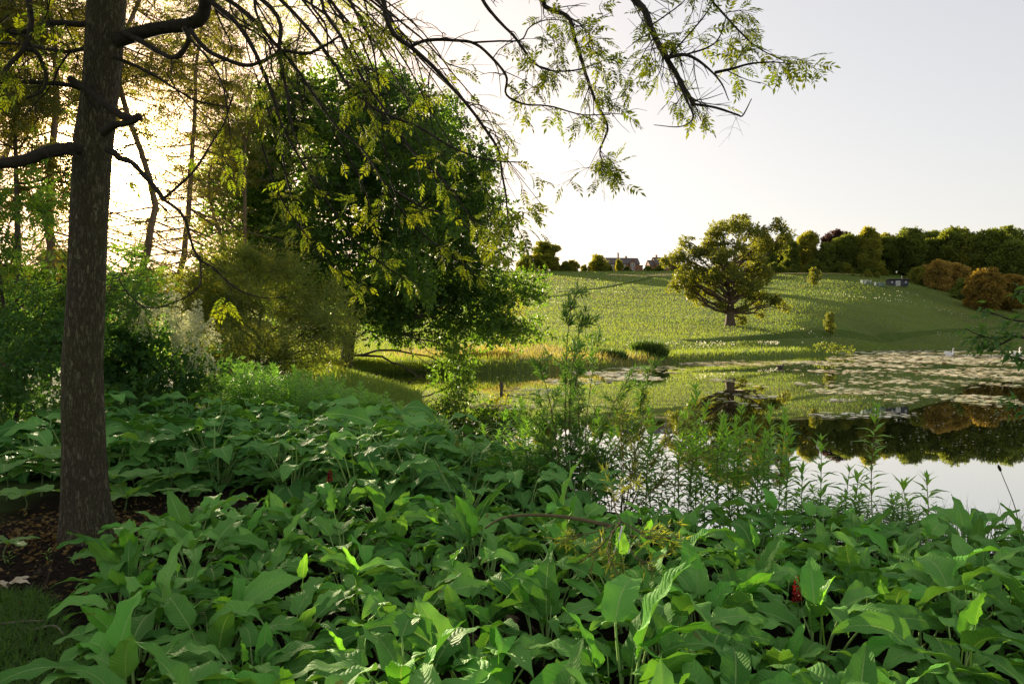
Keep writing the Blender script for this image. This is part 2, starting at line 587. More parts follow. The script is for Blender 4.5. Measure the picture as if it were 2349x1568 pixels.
M['dead_leaf'] = solid_mat('dead_leaf', (0.34, 0.27, 0.17), (0.50, 0.43, 0.31), (16, 16, 16), 0.8)
M['litter'] = leaf_mat('litter', (0.10, 0.055, 0.02), (0.24, 0.17, 0.06), (1.2, 1.1, .8), 0.2, 0.8, 0.1)
M['chip'] = leaf_mat('chip', (0.010, 0.008, 0.006), (0.055, 0.042, 0.030), (1, 1, 1), 0.05, 0.9, 0.1)


def soil_material():
    m, nt, out = nmat('soil')
    v = scaled_pos(nt, (1, 1, 1))
    n1 = noise(nt, v, 9.0, 6, 0.7); n2 = noise(nt, v, 70.0, 6, 0.75); n3 = noise(nt, v, 1.2, 4)
    col = ramp(nt, n2, [(0.35, (0.008, 0.0065, 0.005)), (0.55, (0.024, 0.018, 0.013)), (0.72, (0.065, 0.050, 0.035))])
    col = mixc(nt, ramp(nt, n1, [(0.5, 0.0), (0.75, 0.6)]), col, (0.045, 0.03, 0.017))
    # lawn and woodland floor round the planted bed
    sp = N(nt, 'ShaderNodeSeparateXYZ')
    nt.links.new(v, sp.inputs[0])
    ex = math_n(nt, 'POWER', math_n(nt, 'ABSOLUTE', math_n(nt, 'DIVIDE', math_n(nt, 'SUBTRACT', sp.outputs[0], 0.6), 5.6)), 2.0)
    ey = math_n(nt, 'POWER', math_n(nt, 'ABSOLUTE', math_n(nt, 'DIVIDE', math_n(nt, 'SUBTRACT', sp.outputs[1], 8.5), 6.6)), 2.0)
    e = math_n(nt, 'ADD', math_n(nt, 'ADD', ex, ey), math_n(nt, 'MULTIPLY', n3, 0.35))
    lawn = ramp(nt, n2, [(0.3, (0.030, 0.060, 0.014)), (0.7, (0.085, 0.130, 0.034))])
    col = mixc(nt, math_n(nt, 'MULTIPLY', math_n(nt, 'SUBTRACT', e, 1.1), 6.0, clamp=True), col, lawn)
    bs = N(nt, 'ShaderNodeBsdfPrincipled')
    nt.links.new(col, bs.inputs['Base Color']); bs.inputs['Roughness'].default_value = 0.95
    bs.inputs['Specular IOR Level'].default_value = 0.03
    bp = N(nt, 'ShaderNodeBump'); bp.inputs['Strength'].default_value = 1.0; bp.inputs['Distance'].default_value = 0.03
    nt.links.new(math_n(nt, 'ADD', n2, n1), bp.inputs['Height']); nt.links.new(bp.outputs[0], bs.inputs['Normal'])
    nt.links.new(bs.outputs[0], out.inputs[0])
    return m


def meadow_material():
    m, nt, out = nmat('meadow')
    big = noise(nt, scaled_pos(nt, (0.012, 0.02, 0.03)), 1.0, 5)
    mid = noise(nt, scaled_pos(nt, (0.07, 0.11, 0.1)), 1.0, 5, 0.6)
    fine = noise(nt, scaled_pos(nt, (1.6, 1.6, 1.6)), 1.0, 6, 0.7)
    col = ramp(nt, mid, [(0.28, (0.11, 0.18, 0.034)), (0.5, (0.15, 0.21, 0.044)), (0.74, (0.20, 0.23, 0.058))])
    col = mixc(nt, ramp(nt, big, [(0.45, 0.0), (0.62, 0.75)]), col, (0.105, 0.12, 0.032))
    col = mixc(nt, ramp(nt, fine, [(0.3, 0.0), (0.75, 0.8)]), mixc(nt, 1.0, col, (0.62, 0.68, 0.6), 'MULTIPLY'), mixc(nt, 1.0, col, (1.35, 1.28, 1.2), 'MULTIPLY'))
    fl = math_n(nt, 'MULTIPLY', ramp(nt, noise(nt, scaled_pos(nt, (0.9, 0.9, 0.9)), 1.0, 3), [(0.64, 0.0), (0.70, 1.0)]),
                ramp(nt, noise(nt, scaled_pos(nt, (0.02, 0.05, 0.05)), 1.0, 3), [(0.50, 0.0), (0.60, 1.0)]))
    col = mixc(nt, math_n(nt, 'MULTIPLY', fl, 0.8), col, (0.42, 0.42, 0.32))
    bs = N(nt, 'ShaderNodeBsdfPrincipled')
    nt.links.new(col, bs.inputs['Base Color']); bs.inputs['Roughness'].default_value = 0.9
    bs.inputs['Specular IOR Level'].default_value = 0.1
    try:
        bs.inputs['Sheen Weight'].default_value = 0.0
        bs.inputs['Sheen Roughness'].default_value = 0.5
        bs.inputs['Sheen Tint'].default_value = (0.75, 0.85, 0.35, 1)
    except Exception:
        pass
    bp = N(nt, 'ShaderNodeBump'); bp.inputs['Strength'].default_value = 1.0; bp.inputs['Distance'].default_value = 0.9
    nt.links.new(math_n(nt, 'ADD', fine, math_n(nt, 'MULTIPLY', mid, 2.0)), bp.inputs['Height']); nt.links.new(bp.outputs[0], bs.inputs['Normal'])
    nt.links.new(bs.outputs[0], out.inputs[0])
    return m


def water_material():
    m, nt, out = nmat('water')
    v = scaled_pos(nt, (1.0, 0.35, 1))
    n1 = noise(nt, v, 0.8, 3)
    n2 = noise(nt, scaled_pos(nt, (0.25, 0.06, 1)), 1.0, 3)
    bp = N(nt, 'ShaderNodeBump'); bp.inputs['Strength'].default_value = 0.10; bp.inputs['Distance'].default_value = 0.02
    nt.links.new(math_n(nt, 'ADD', math_n(nt, 'MULTIPLY', n1, .5), n2), bp.inputs['Height'])
    gl = N(nt, 'ShaderNodeBsdfGlossy'); gl.inputs['Roughness'].default_value = 0.015
    gl.inputs['Color'].default_value = (0.98, 0.98, 0.96, 1)
    df = N(nt, 'ShaderNodeBsdfDiffuse'); df.inputs['Color'].default_value = (0.020, 0.026, 0.010, 1)
    nt.links.new(bp.outputs[0], gl.inputs['Normal'])
    fr = N(nt, 'ShaderNodeFresnel'); fr.inputs['IOR'].default_value = 1.9
    mx = N(nt, 'ShaderNodeMixShader')
    nt.links.new(math_n(nt, 'POWER', fr.outputs[0], 0.25), mx.inputs[0]); nt.links.new(df.outputs[0], mx.inputs[1]); nt.links.new(gl.outputs[0], mx.inputs[2])
    nt.links.new(mx.outputs[0], out.inputs[0])
    return m


M['soil'] = soil_material()
M['meadow'] = meadow_material()
M['water'] = water_material()
M['path_grass'] = solid_mat('path_grass', (0.055, 0.09, 0.022), (0.09, 0.12, 0.03), (0.3, 0.3, 0.3), 1.0, spec=0.0)
M['dry_strip'] = solid_mat('dry_strip', (0.34, 0.27, 0.09), (0.46, 0.37, 0.14), (0.2, 0.4, 0.3), 0.9)
M['pad'] = leaf_mat('pad', (0.36, 0.38, 0.14), (0.62, 0.5, 0.25), (1.0, 1.0, 0.8), 0.05, 0.28, 1.0)

# ------------------------------------------------------------------ terrain
SHORE = np.array([(8, 6.5), (5, 7.3), (3, 7.9), (1.8, 8.5), (0.9, 9.6), (0.2, 11.2), (-0.6, 13), (-1.9, 18), (-3.6, 28), (-7.2, 38), (-9.6, 43),
                  (-9.4, 46.5), (-7.6, 48.2), (-4, 49), (0.7, 50.5), (6, 57), (13.4, 69), (24, 85), (40, 107), (65, 145), (102, 194), (154, 222),
                  (230, 240), (330, 200), (390, 100), (330, 0), (150, -20), (40, -6), (14, 4.5)], float)


def sdist(x, y):
    """distance to the lake edge, positive on land"""
    x = np.asarray(x, float); y = np.asarray(y, float)
    sh = x.shape
    x = x.ravel(); y = y.ravel()
    A = SHORE; B = np.roll(SHORE, -1, 0)
    best = np.full(len(x), 1e18); ins = np.zeros(len(x), bool)
    for a, b in zip(A, B):
        ab = b - a
        t = np.clip(((x - a[0]) * ab[0] + (y - a[1]) * ab[1]) / ab.dot(ab), 0, 1)
        dd = (x - a[0] - t * ab[0]) ** 2 + (y - a[1] - t * ab[1]) ** 2
        best = np.minimum(best, dd)
        c = ((a[1] > y) != (b[1] > y))
        with np.errstate(divide='ignore', invalid='ignore'):
            xi = (b[0] - a[0]) * (y - a[1]) / (b[1] - a[1]) + a[0]
        ins ^= c & (x < xi)
    d = np.sqrt(best)
    d[ins] *= -1
    return d.reshape(sh)


U_T = np.array([-3, -0.35, -0.16, 0.014, 0.105, 0.19, 0.282, 0.374, 0.448, 0.526, 0.69, 0.95, 1.5])
DS_T = np.array([52, 52, 50, 51, 57, 70, 85, 107, 145, 194, 222, 240, 250])
DC_T = np.array([400, 400, 400, 400, 400, 400, 400, 400, 400, 400, 405, 420, 430])
PC_T = np.array([272, 272, 272, 271, 271, 271, 271, 270.5, 270.5, 273.5, 298, 312, 316])
EX_T = np.array([1.45, 1.45, 1.45, 1.45, 1.45, 1.45, 1.40, 1.30, 1.15, 0.95, 1.0, 1.0, 1.0])


def sstep(a, b, x):
    t = np.clip((x - a) / (b - a), 0, 1)
    return t * t * (3 - 2 * t)


def ground(x, y):
    x = np.asarray(x, float); y = np.asarray(y, float)
    s = sdist(x, y)
    near = 0.52 * sstep(-0.1, 2.4, s) + np.where(s < 0, np.maximum(s * 0.25, -1.2), 0)
    near = near + 0.04 * (fbm(x * 1.3, y * 1.3, 3) - 0.5) * sstep(0, 2, s)
    yy = np.maximum(y, 1.0)
    u = np.clip(x / yy, -3, 1.5)
    ds = np.interp(u, U_T, DS_T); dc = np.interp(u, U_T, DC_T)
    pc = np.interp(u, U_T, PC_T); ex = np.interp(u, U_T, EX_T)
    zc = EYE + (341.5 - pc) / FPX * dc
    t = np.clip((y - ds) / (dc - ds), 0, 1)
    hill = (zc - 0.6) * t ** ex
    hill = hill + 1.1 * (fbm(x * 0.017, y * 0.017, 5) - 0.47) * sstep(0.04, 0.25, t) * np.where(t < 0.92, 1, np.maximum(0, (1 - t) / 0.08))
    hill = hill + 0.25 * (fbm(x * 0.09, y * 0.09, 9) - 0.5) * sstep(0.02, 0.1, t)
    hill = np.where((y > 45) & (s > 0), hill, 0) * sstep(0, 12, s)
    far = np.where(y > 45, 0.30 * sstep(0, 1.5, s), 0)
    return near + hill + far


def gz(x, y):
    return float(ground(np.array([x]), np.array([y]))[0])


def polar_sheet(name, r, th, mat):
    R, T = np.meshgrid(r, th, indexing='ij')
    X = R * np.sin(T); Y = R * np.cos(T)
    Z = ground(X, Y)
    V = np.stack([X, Y, Z], -1).reshape(-1, 3)
    nr, nt_ = R.shape
    i, j = np.meshgrid(np.arange(nr - 1), np.arange(nt_ - 1), indexing='ij')
    F = np.stack([i * nt_ + j, i * nt_ + j + 1, (i + 1) * nt_ + j + 1, (i + 1) * nt_ + j], -1).reshape(-1, 4)
    o = mk(name, V, F, mat, smooth=True)
    o['kind'] = 'structure'
    return o


th_f = np.concatenate([np.linspace(-math.pi, -0.85, 60, endpoint=False), np.linspace(-0.85, 0.85, 300), np.linspace(0.85, math.pi, 60)[1:]])
polar_sheet('ground', np.concatenate([[0.01, .6, 1.2], np.geomspace(1.8, 46, 130)]), th_f, M['soil'])
polar_sheet('meadow', np.concatenate([np.geomspace(46, 470, 170), [520, 600, 750, 1000, 1500, 2200]]), th_f, M['meadow'])

# the lake
wx = np.array([[-40, -60, 0], [600, -60, 0], [600, 300, 0], [-40, 300, 0]], float)
o = mk('water', wx, np.array([[0, 1, 2, 3]]), M['water'])
o['kind'] = 'structure'


def strip(name, uv_pts, width, mat, lift=0.12):
    """a mown band laid on the hill through ground points"""
    pts = path(np.array([[p[0], p[1], 0] for p in uv_pts]), 40)[:, :2]
    T = np.gradient(pts, axis=0); T /= np.linalg.norm(T, axis=1)[:, None]
    Nn = np.stack([-T[:, 1], T[:, 0]], 1)
    w = width * (0.75 + 0.5 * vnoise(np.arange(40) * .7, np.zeros(40), 4))[:, None]
    rows = [pts + Nn * w * k for k in (-.5, -.17, .17, .5)]
    V = np.stack(rows, 1).reshape(-1, 2)
    Z = ground(V[:, 0], V[:, 1]) + lift
    V = np.column_stack([V, Z])
    i, j = np.meshgrid(np.arange(39), np.arange(3), indexing='ij')
    F = np.stack([i * 4 + j, i * 4 + j + 1, (i + 1) * 4 + j + 1, (i + 1) * 4 + j], -1).reshape(-1, 4)
    o = mk(name, V, F, mat, smooth=True)
    o['kind'] = 'structure'
    return o


def on_hill(px, py):
    """ground point of the hill seen at a pixel"""
    d = np.geomspace(52, 430, 900)
    x = (px - 512) / FPX * d
    z = ground(x, d)
    pz = EYE + (341.5 - py) / FPX * d
    below = np.where(z >= pz)[0]
    i = below[0] if len(below) else len(d) - 1
    return np.array([x[i], d[i], z[i]])


PATHS = [[(500, 306), (530, 300), (565, 295), (585, 291)], [(775, 276), (840, 280), (870, 283), (890, 289)], [(690, 341), (760, 337), (850, 334), (930, 332), (1010, 327)], [(560, 292), (600, 288), (640, 280), (655, 276)]]
for q_ in PATHS:
    strip('mown_path', [on_hill(a, b)[:2] for a, b in q_], 2.6, M['path_grass'], .05)
strip('dry_grass_band', [on_hill(609, 274.3)[:2], on_hill(630, 275)[:2], on_hill(652, 275.4)[:2], on_hill(672, 273.5)[:2]], 9, M['dry_strip'])
strip('dry_grass_band', [on_hill(752, 273)[:2], on_hill(790, 273)[:2], on_hill(840, 273.2)[:2], on_hill(876, 274.5)[:2]], 8, M['dry_strip'])

# ------------------------------------------------------------------ leaf shoots used by the trees
SP_PIN = pinnate(5, 0.36, 0.135, 2, True, 0.25)
SP_PIN_B = pinnate(4, 0.42, 0.15, 3, True, 0.12)
SP_PIN_C = pinnate(6, 0.30, 0.10, 4, True, 0.40)
SP_PINLITE = pinnate(4, 0.42, 0.15, 5, False, 0.3)
SP_OV = spray_simple(7, 0.34, 0.20, 6)
SP_OV_S = spray_simple(5, 0.42, 0.26, 7)
SP_WIL = spray_simple(11, 0.34, 0.065, 8, 0.6)
SP_OAK = spray_simple(4, 0.62, 0.46, 9)
SP_TUFT = spray_simple(3, 0.85, 0.62, 10)


def needle_shoot(n=16, L=0.16, seed=3):
    r = np.random.default_rng(seed)
    ps = []
    for i in range(n):
        t = (i + .5) / n
        a = r.uniform(0, 6.28)
        ps.append((leaflet2(1, 0.28), np.array([t, 0, 0]), np.array([.5, math.cos(a), math.sin(a)]), r.uniform(0, 6), L * r.uniform(.7, 1.3)))
    return compose(ps)


SP_LAR = needle_shoot()


def rand_dirs(rng, n):
    v = rng.normal(size=(n, 3))
    return v / np.linalg.norm(v, axis=1)[:, None]


def lobe_leaves(acc, rng, c, r, n, tmpl, size, sub=9, flat=0.8, droop=0.2, subr=0.42):
    """foliage of one crown lobe: sub-clumps on the lobe's shell, shoots round each"""
    c = np.asarray(c, float)
    sd = rand_dirs(rng, sub)
    sc_ = c + sd * np.array([1, 1, flat]) * r * rng.uniform(.45, .95, (sub, 1))
    k = rng.integers(0, sub, n)
    off = rand_dirs(rng, n) * (rng.uniform(0, 1, (n, 1)) ** 0.45) * r * subr * np.array([1, 1, .75])
    pos = sc_[k] + off
    D = off / (np.linalg.norm(off, axis=1)[:, None] + 1e-6) + 0.7 * sd[k] + rng.normal(0, .5, (n, 3))
    D[:, 2] -= droop
    D /= np.linalg.norm(D, axis=1)[:, None] + 1e-6
    rn = np.clip(rng.uniform(0, 1, sub)[k] * .55 + rng.uniform(0, .45, n), 0, .999)
    scatter(acc, tmpl, pos, D, size * rng.uniform(.75, 1.25, n), rng.uniform(0, 6.28, n), rn)
    return sc_


def limb_path(rng, a, b, sag, n=9, wig=0.05):
    a = np.asarray(a, float); b = np.asarray(b, float)
    L = np.linalg.norm(b - a)
    m1 = a + (b - a) * .33 + np.array([0, 0, sag * L]) + rng.normal(0, wig * L, 3)
    m2 = a + (b - a) * .68 + np.array([0, 0, sag * L * .9]) + rng.normal(0, wig * L, 3)
    return path([a, m1, m2, b], n, .12, rng)


def lobe_tree(root, rng, trunk, trad, lobes, tmpl, size, dens, bark, leaf, sides=9, limb_r=.06, limb_parts=True, sub=9, droop=.2, sag=.06, twigs=3, name_leaf='crown', flat=.8, maxrise=.55):
    """trunk + one limb to every lobe + twigs + foliage; coordinates relative to root"""
    V, F = tube(trunk, trad, sides)
    base = Acc(); base.add(V, F)
    fol = Acc()
    tw_all = Acc()
    for (c, r) in lobes:
        c = np.asarray(c, float)
        hd = np.linalg.norm(trunk[:, :2] - c[:2], axis=1)
        want = c[2] - maxrise * hd
        i = int(np.argmin(np.abs(trunk[:, 2] - want) + (trunk[:, 2] < trunk[len(trunk) // 5, 2]) * 50))
        a = trunk[i]
        r0 = min(trad[i] * .62, limb_r * (0.5 + r ** .8))
        lp = limb_path(rng, a, c, sag)
        lr = np.linspace(r0, r0 * .28, len(lp))
        acc = Acc() if limb_parts else base
        add_tube(acc, lp, lr, 6)
        subs = lobe_leaves(fol, rng, c, r, int(dens * r * r), tmpl, size, sub, flat, droop)
        for s in subs[:twigs]:
            k = rng.integers(4, len(lp))
            add_tube(acc, limb_path(rng, lp[k], s, .03, 5, .08), np.linspace(r0 * .3, r0 * .08, 5), 4)
        if limb_parts:
            acc.obj('limb', bark, root, smooth=True)
    base.obj('trunk', bark, root, smooth=True)
    fol.obj(name_leaf, leaf, root, kind='stuff')
    return fol



# ------------------------------------------------------------------ houses, hut and tree guards on the hill
M['brick_wall'] = solid_mat('brick_wall', (0.20, 0.105, 0.06), (0.30, 0.16, 0.09), (1.5, 1.5, 4), 0.9, 0.02, 12)
M['roof_tile'] = solid_mat('roof_tile', (0.085, 0.075, 0.07), (0.14, 0.12, 0.11), (1.5, 1.5, 3), 0.85, 0.03, 12)
M['white_paint'] = solid_mat('white_paint', (0.72, 0.71, 0.69), (0.82, 0.81, 0.79), (2, 2, 2), 0.6)
M['dark_board'] = solid_mat('dark_board', (0.035, 0.04, 0.048), (0.055, 0.06, 0.07), (3, 3, .5), 0.7)
M['metal_flue'] = solid_mat('metal_flue', (0.60, 0.60, 0.58), (0.70, 0.70, 0.68), (4, 4, 4), 0.35, spec=0.6)
M['guard_mesh'] = solid_mat('guard_mesh', (0.10, 0.17, 0.18), (0.15, 0.23, 0.24), (4, 4, 4), 0.7)


def glass_mat():
    m, nt, out = nmat('window_glass')
    bs = N(nt, 'ShaderNodeBsdfPrincipled')
    nt.links.new(ramp(nt, noise(nt, scaled_pos(nt, (.8, .8, .8)), 1.0, 2), [(0.3, (0.02, 0.025, 0.03)), (0.7, (0.06, 0.07, 0.08))]), bs.inputs['Base Color'])
    bs.inputs['Roughness'].default_value = 0.08
    bs.inputs['Specular IOR Level'].default_value = 0.8
    nt.links.new(bs.outputs[0], out.inputs[0])
    return m


M['window_glass'] = glass_mat()
BOXF = np.array([[0, 3, 2, 1], [4, 5, 6, 7], [0, 1, 5, 4], [1, 2, 6, 5], [2, 3, 7, 6], [3, 0, 4, 7]])


def boxv(x0, x1, y0, y1, z0, z1):
    return np.array([[x0, y0, z0], [x1, y0, z0], [x1, y1, z0], [x0, y1, z0], [x0, y0, z1], [x1, y0, z1], [x1, y1, z1], [x0, y1, z1]], float)


def box(name, b, mat, parent):
    return mk(name, boxv(*b), BOXF, mat, parent)


def gable_wall(name, b, zr, mat, parent, along='x'):
    """a block whose two end walls rise to a gable"""
    x0, x1, y0, y1, z0, z1 = b
    V = boxv(*b)
    if along == 'x':
        ym = (y0 + y1) / 2
        V = np.vstack([V, [[x0, ym, zr], [x1, ym, zr]]])
        T = np.array([[4, 7, 8], [5, 9, 6]])
    else:
        xm = (x0 + x1) / 2
        V = np.vstack([V, [[xm, y0, zr], [xm, y1, zr]]])
        T = np.array([[4, 8, 5], [6, 9, 7]])
    return mk(name, V, [BOXF[[0, 2, 3, 4, 5]], T], mat, parent)


def roof_slabs(name, b, ze, zr, mat, parent, along='x', over=.35, th=.22):
    x0, x1, y0, y1 = b
    a = Acc()
    if along == 'x':
        ym = (y0 + y1) / 2
        sl = (zr - ze) / (ym - y0)
        for s, ye in ((-1, y0 - over), (1, y1 + over)):
            zl = ze - over * sl
            V = np.array([[x0 - over, ye, zl], [x1 + over, ye, zl], [x1 + over, ym, zr], [x0 - over, ym, zr]])
            V = np.vstack([V + [0, 0, .02], V + [0, 0, th]])
            a.add(V, BOXF)
    else:
        xm = (x0 + x1) / 2
        sl = (zr - ze) / (xm - x0)
        for s, xe in ((-1, x0 - over), (1, x1 + over)):
            zl = ze - over * sl
            V = np.array([[xe, y0 - over, zl], [xe, y1 + over, zl], [xm, y1 + over, zr], [xm, y0 - over, zr]])
            V = np.vstack([V + [0, 0, .02], V + [0, 0, th]])
            a.add(V, BOXF)
    return a.obj(name, mat, parent)


def window(parent, x0, x1, z0, z1, y, nx=2, nz=2, name='window'):
    f = Acc(); w = .12
    f.add(boxv(x0, x1, y - .10, y, z0, z0 + w), BOXF); f.add(boxv(x0, x1, y - .10, y, z1 - w, z1), BOXF)
    for k in range(nx + 1):
        xx = x0 + (x1 - x0 - w) * k / nx
        f.add(boxv(xx, xx + w, y - .09, y - .005, z0 + w, z1 - w), BOXF)
    o = f.obj(name, M['white_paint'], parent)
    for i in range(nx):
        a = x0 + (x1 - x0 - w) * i / nx + w; b = x0 + (x1 - x0 - w) * (i + 1) / nx
        for j in range(nz):
            c = z0 + w + (z1 - z0 - 2 * w) * j / nz; d = z0 + w + (z1 - z0 - 2 * w) * (j + 1) / nz
            box('pane', (a + .01, b - .01, y - .05, y - .02, c + .04, d - .04), M['window_glass'], o)
    return o


def chimney(parent, x, y, z0, z1, w=.9):
    o = box('chimney', (x - w / 2, x + w / 2, y - w / 2, y + w / 2, z0, z1), M['brick_wall'], parent)
    box('chimney_cap', (x - w / 2 - .1, x + w / 2 + .1, y - w / 2 - .1, y + w / 2 + .1, z1 + .002, z1 + .18), M['brick_wall'], o)
    for k in (-.22, .22):
        V, F = tube(np.array([[x + k, y, z1 + .18], [x + k, y, z1 + .75]]), .16, 8)
        mk('chimney_pot', V, F, M['brick_wall'], o)
    return o


d0 = 415
hx = (608 - 512) / FPX * d0
hz = gz(hx + 9, d0) + .5
t = thing('brick_house', 'long brick house with grey roof, tall thin chimney and small front gable', 'house', (hx, d0, hz), 'houses on the crest of the hill')
t.rotation_euler.z = math.radians(7)
gable_wall('wall', (0, 18.2, 0, 9, 0, 5.2), 8.7, M['brick_wall'], t)
roof_slabs('roof', (0, 18.2, 0, 9), 5.2, 8.7, M['roof_tile'], t)
chimney(t, 7.0, 4.5, 8.2, 11.2, .8); chimney(t, 11.6, 4.5, 8.2, 9.4, 1.1)
gable_wall('front_gable', (12.2, 15.6, -1.2, 3, 0, 5.6), 7.4, M['brick_wall'], t, 'y')
roof_slabs('gable_roof', (12.2, 15.6, -1.2, 3), 5.6, 7.4, M['roof_tile'], t, 'y', .25, .18)
window(t, 12.8, 15.0, 3.1, 5.3, -1.205); window(t, 13.0, 14.8, .5, 2.5, -1.205, 2, 1, 'door')
for wx0 in (2.0, 5.0, 8.6):
    window(t, wx0, wx0 + 1.5, 3.0, 4.4, -.005); window(t, wx0, wx0 + 1.5, .9, 2.4, -.005)
box('side_wing', (18.21, 20.4, 1, 7, 0, 4.2), M['brick_wall'], t)
box('wing_roof', (18.21, 20.7, .8, 7.2, 4.21, 4.5), M['roof_tile'], t)

hx = (656 - 512) / FPX * d0
hz = gz(hx + 6, d0) + .5
t = thing('brick_house', 'brick house with two chimneys and white dormer windows half hidden by the oak', 'house', (hx, d0, hz), 'houses on the crest of the hill')
t.rotation_euler.z = math.radians(12)
gable_wall('wall', (0, 15, 0, 8.5, 0, 5.2), 8.9, M['brick_wall'], t)
roof_slabs('roof', (0, 15, 0, 8.5), 5.2, 8.9, M['roof_tile'], t)
chimney(t, 2.0, 4.2, 8.3, 9.9, .9); chimney(t, 7.2, 4.2, 8.3, 10.1, .9)
for dx in (3.2, 7.4, 11.2):
    dm = gable_wall('dormer', (dx, dx + 1.9, .3, 3.4, 5.0, 6.6), 7.5, M['white_paint'], t, 'y')
    window(dm, dx + .25, dx + 1.65, 5.5, 6.6, .295, 2, 1)
gable_wall('side_wing', (-3.2, -.01, 1.2, 7.4, 0, 4.4), 7.2, M['brick_wall'], t)
roof_slabs('wing_roof', (-3.1, -.4, 1.2, 7.4), 4.4, 7.2, M['roof_tile'], t)
for wx0 in (1.5, 5.0, 9.0, 12.0):
    window(t, wx0, wx0 + 1.5, 2.4, 3.9, -.005)

p = on_hill(889.5, 285.2)
t = thing('garden_hut', 'small dark boarded hut with pale doors and white flue below the wood', 'hut', (p[0], p[1], gz(p[0] + 4, p[1] + 1) - .15))
Wd = 19 / FPX * p[1]
wl = box('wall', (0, Wd, 0, 3.2, 0, 2.7), M['dark_board'], t)
for k in range(22):
    x0 = k * Wd / 22
    if 6.7 < k < 13.2:
        continue
    box('board', (x0 + .02, x0 + Wd / 22 - .02, -.03, -.002, .05, 2.65), M['dark_board'], wl)
V = np.array([[-.4, -.6, 3.05], [Wd + .4, -.6, 3.05], [Wd + .4, 3.5, 2.78], [-.4, 3.5, 2.78]])
mk('roof', np.vstack([V - [0, 0, .06], V + [0, 0, .16]]), BOXF, M['roof_tile'], t)
for k in range(4):
    dd = box('door', (Wd * .33 + k * .062 * Wd, Wd * .33 + (k + 1) * .062 * Wd - .03, -.06, -.005, .08, 2.3), M['white_paint'], t)
    box('pane', (Wd * .33 + k * .062 * Wd + .12, Wd * .33 + (k + 1) * .062 * Wd - .15, -.075, -.062, .3, 2.15), M['window_glass'], dd)
for k in (.10, .82):
    window(t, Wd * k, Wd * k + .6, 1.3, 2.1, -.034, 1, 1)
V, F = tube(np.array([[Wd * .74, 1.4, 2.8], [Wd * .74, 1.4, 4.2]]), .14, 8)
fl = mk('flue', V, F, M['metal_flue'], t)
V, F = tube(np.array([[Wd * .74, 1.4, 4.2], [Wd * .74, 1.4, 4.4]]), .22, 8)
mk('flue_cap', V, F, M['metal_flue'], fl)


def tree_guard(px, py, k):
    p = on_hill(px, py)
    t = thing('tree_guard', ['square blue-green wire tree guard on posts, in the row left of the hut', 'square blue-green wire tree guard on posts, close beside the hut'][k], 'tree guard', (p[0], p[1], p[2] - .05), 'tree guards beside the hut')
    w = 1.1
    for sx in (-w, w):
        for sy in (-w, w):
            V, F = tube(np.array([[sx, sy, 0], [sx, sy, 2.0]]), .07, 5)
            mk('post', V, F, M['dead_wood'], t)
    for kk in range(4):
        a = Acc(); c = math.pi / 2 * kk
        R = np.array([[math.cos(c), -math.sin(c), 0], [math.sin(c), math.cos(c), 0], [0, 0, 1]])
        for i in range(9):
            xx = -w + 2 * w * i / 8
            a.add(boxv(xx - .03, xx + .03, w - .02, w + .02, .1, 1.8) @ R.T, BOXF)
        for z in (.15, .55, .95, 1.35, 1.75):
            a.add(boxv(-w, w, w + .021, w + .05, z - .03, z + .03) @ R.T, BOXF)
        a.obj('mesh_panel', M['guard_mesh'], t)


for px, py, k in ((864, 283.6, 0), (868, 284.2, 0), (877, 286, 1), (881, 286.6, 1), (943, 296, 0)):
    if px < 900:
        tree_guard(px, py, k)

# ------------------------------------------------------------------ trees of the hill
rng = np.random.default_rng(11)


def crown_proto(seed, h, w, leaf, trunkh=.22, n=16, tmpl=SP_TUFT, size=.85, dens=None, shape='round', name='tree'):
    """one hill tree as meshes: [(part name, mesh)]"""
    r = np.random.default_rng(seed)
    tr = path(np.array([[0, 0, -.3], [r.normal(0, .2), r.normal(0, .2), h * .3], [r.normal(0, .4), r.normal(0, .4), h * .85]]), 8)
    b = Acc(); V, F = tube(tr, np.linspace(h * .026, h * .006, 8), 7); b.add(V, F)
    fo = Acc()
    for i in range(n):
        z = trunkh + (1 - trunkh) * (i + .5) / n
        q = (z - trunkh) / (1 - trunkh)
        prof = {'round': math.sqrt(max(.05, 1 - (2 * q - .9) ** 2)), 'cone': 1.05 - .85 * q, 'dome': math.sqrt(max(.06, 1 - (1.25 * q - .25) ** 2))}[shape]
        a = i * 2.4 + r.uniform(-.5, .5)
        rr = w * .5 * prof * r.uniform(.25, .72)
        lr = w * r.uniform(.17, .26) * (.6 + .5 * prof)
        c = np.array([rr * math.cos(a), rr * math.sin(a), min(z * h, h - lr * .7)])
        lobe_leaves(fo, r, c, lr, int(34 * (lr / size) ** 2 * 1.15) if dens is None else dens, tmpl, size, 8, .85, .1, .5)
        add_tube(b, limb_path(r, tr[min(6, 2 + i * 5 // n)], c, .05, 5), np.linspace(h * .009, h * .003, 5), 4)
    return [('trunk', b.mesh('trunk', M['dark_bark'], True), None), ('crown', fo.mesh('crown', leaf), 'stuff')]


def put_tree(name, proto, x, y, z, s, rz, label, cat, group=None, sz=None):
    t = thing(name, label, cat, (x, y, z), group)
    t.rotation_euler.z = rz
    t.scale = (s, s, s if sz is None else sz)
    for n, me, kd in proto:
        o = ob(n, me, t)
        if kd:
            o['kind'] = kd
    return t


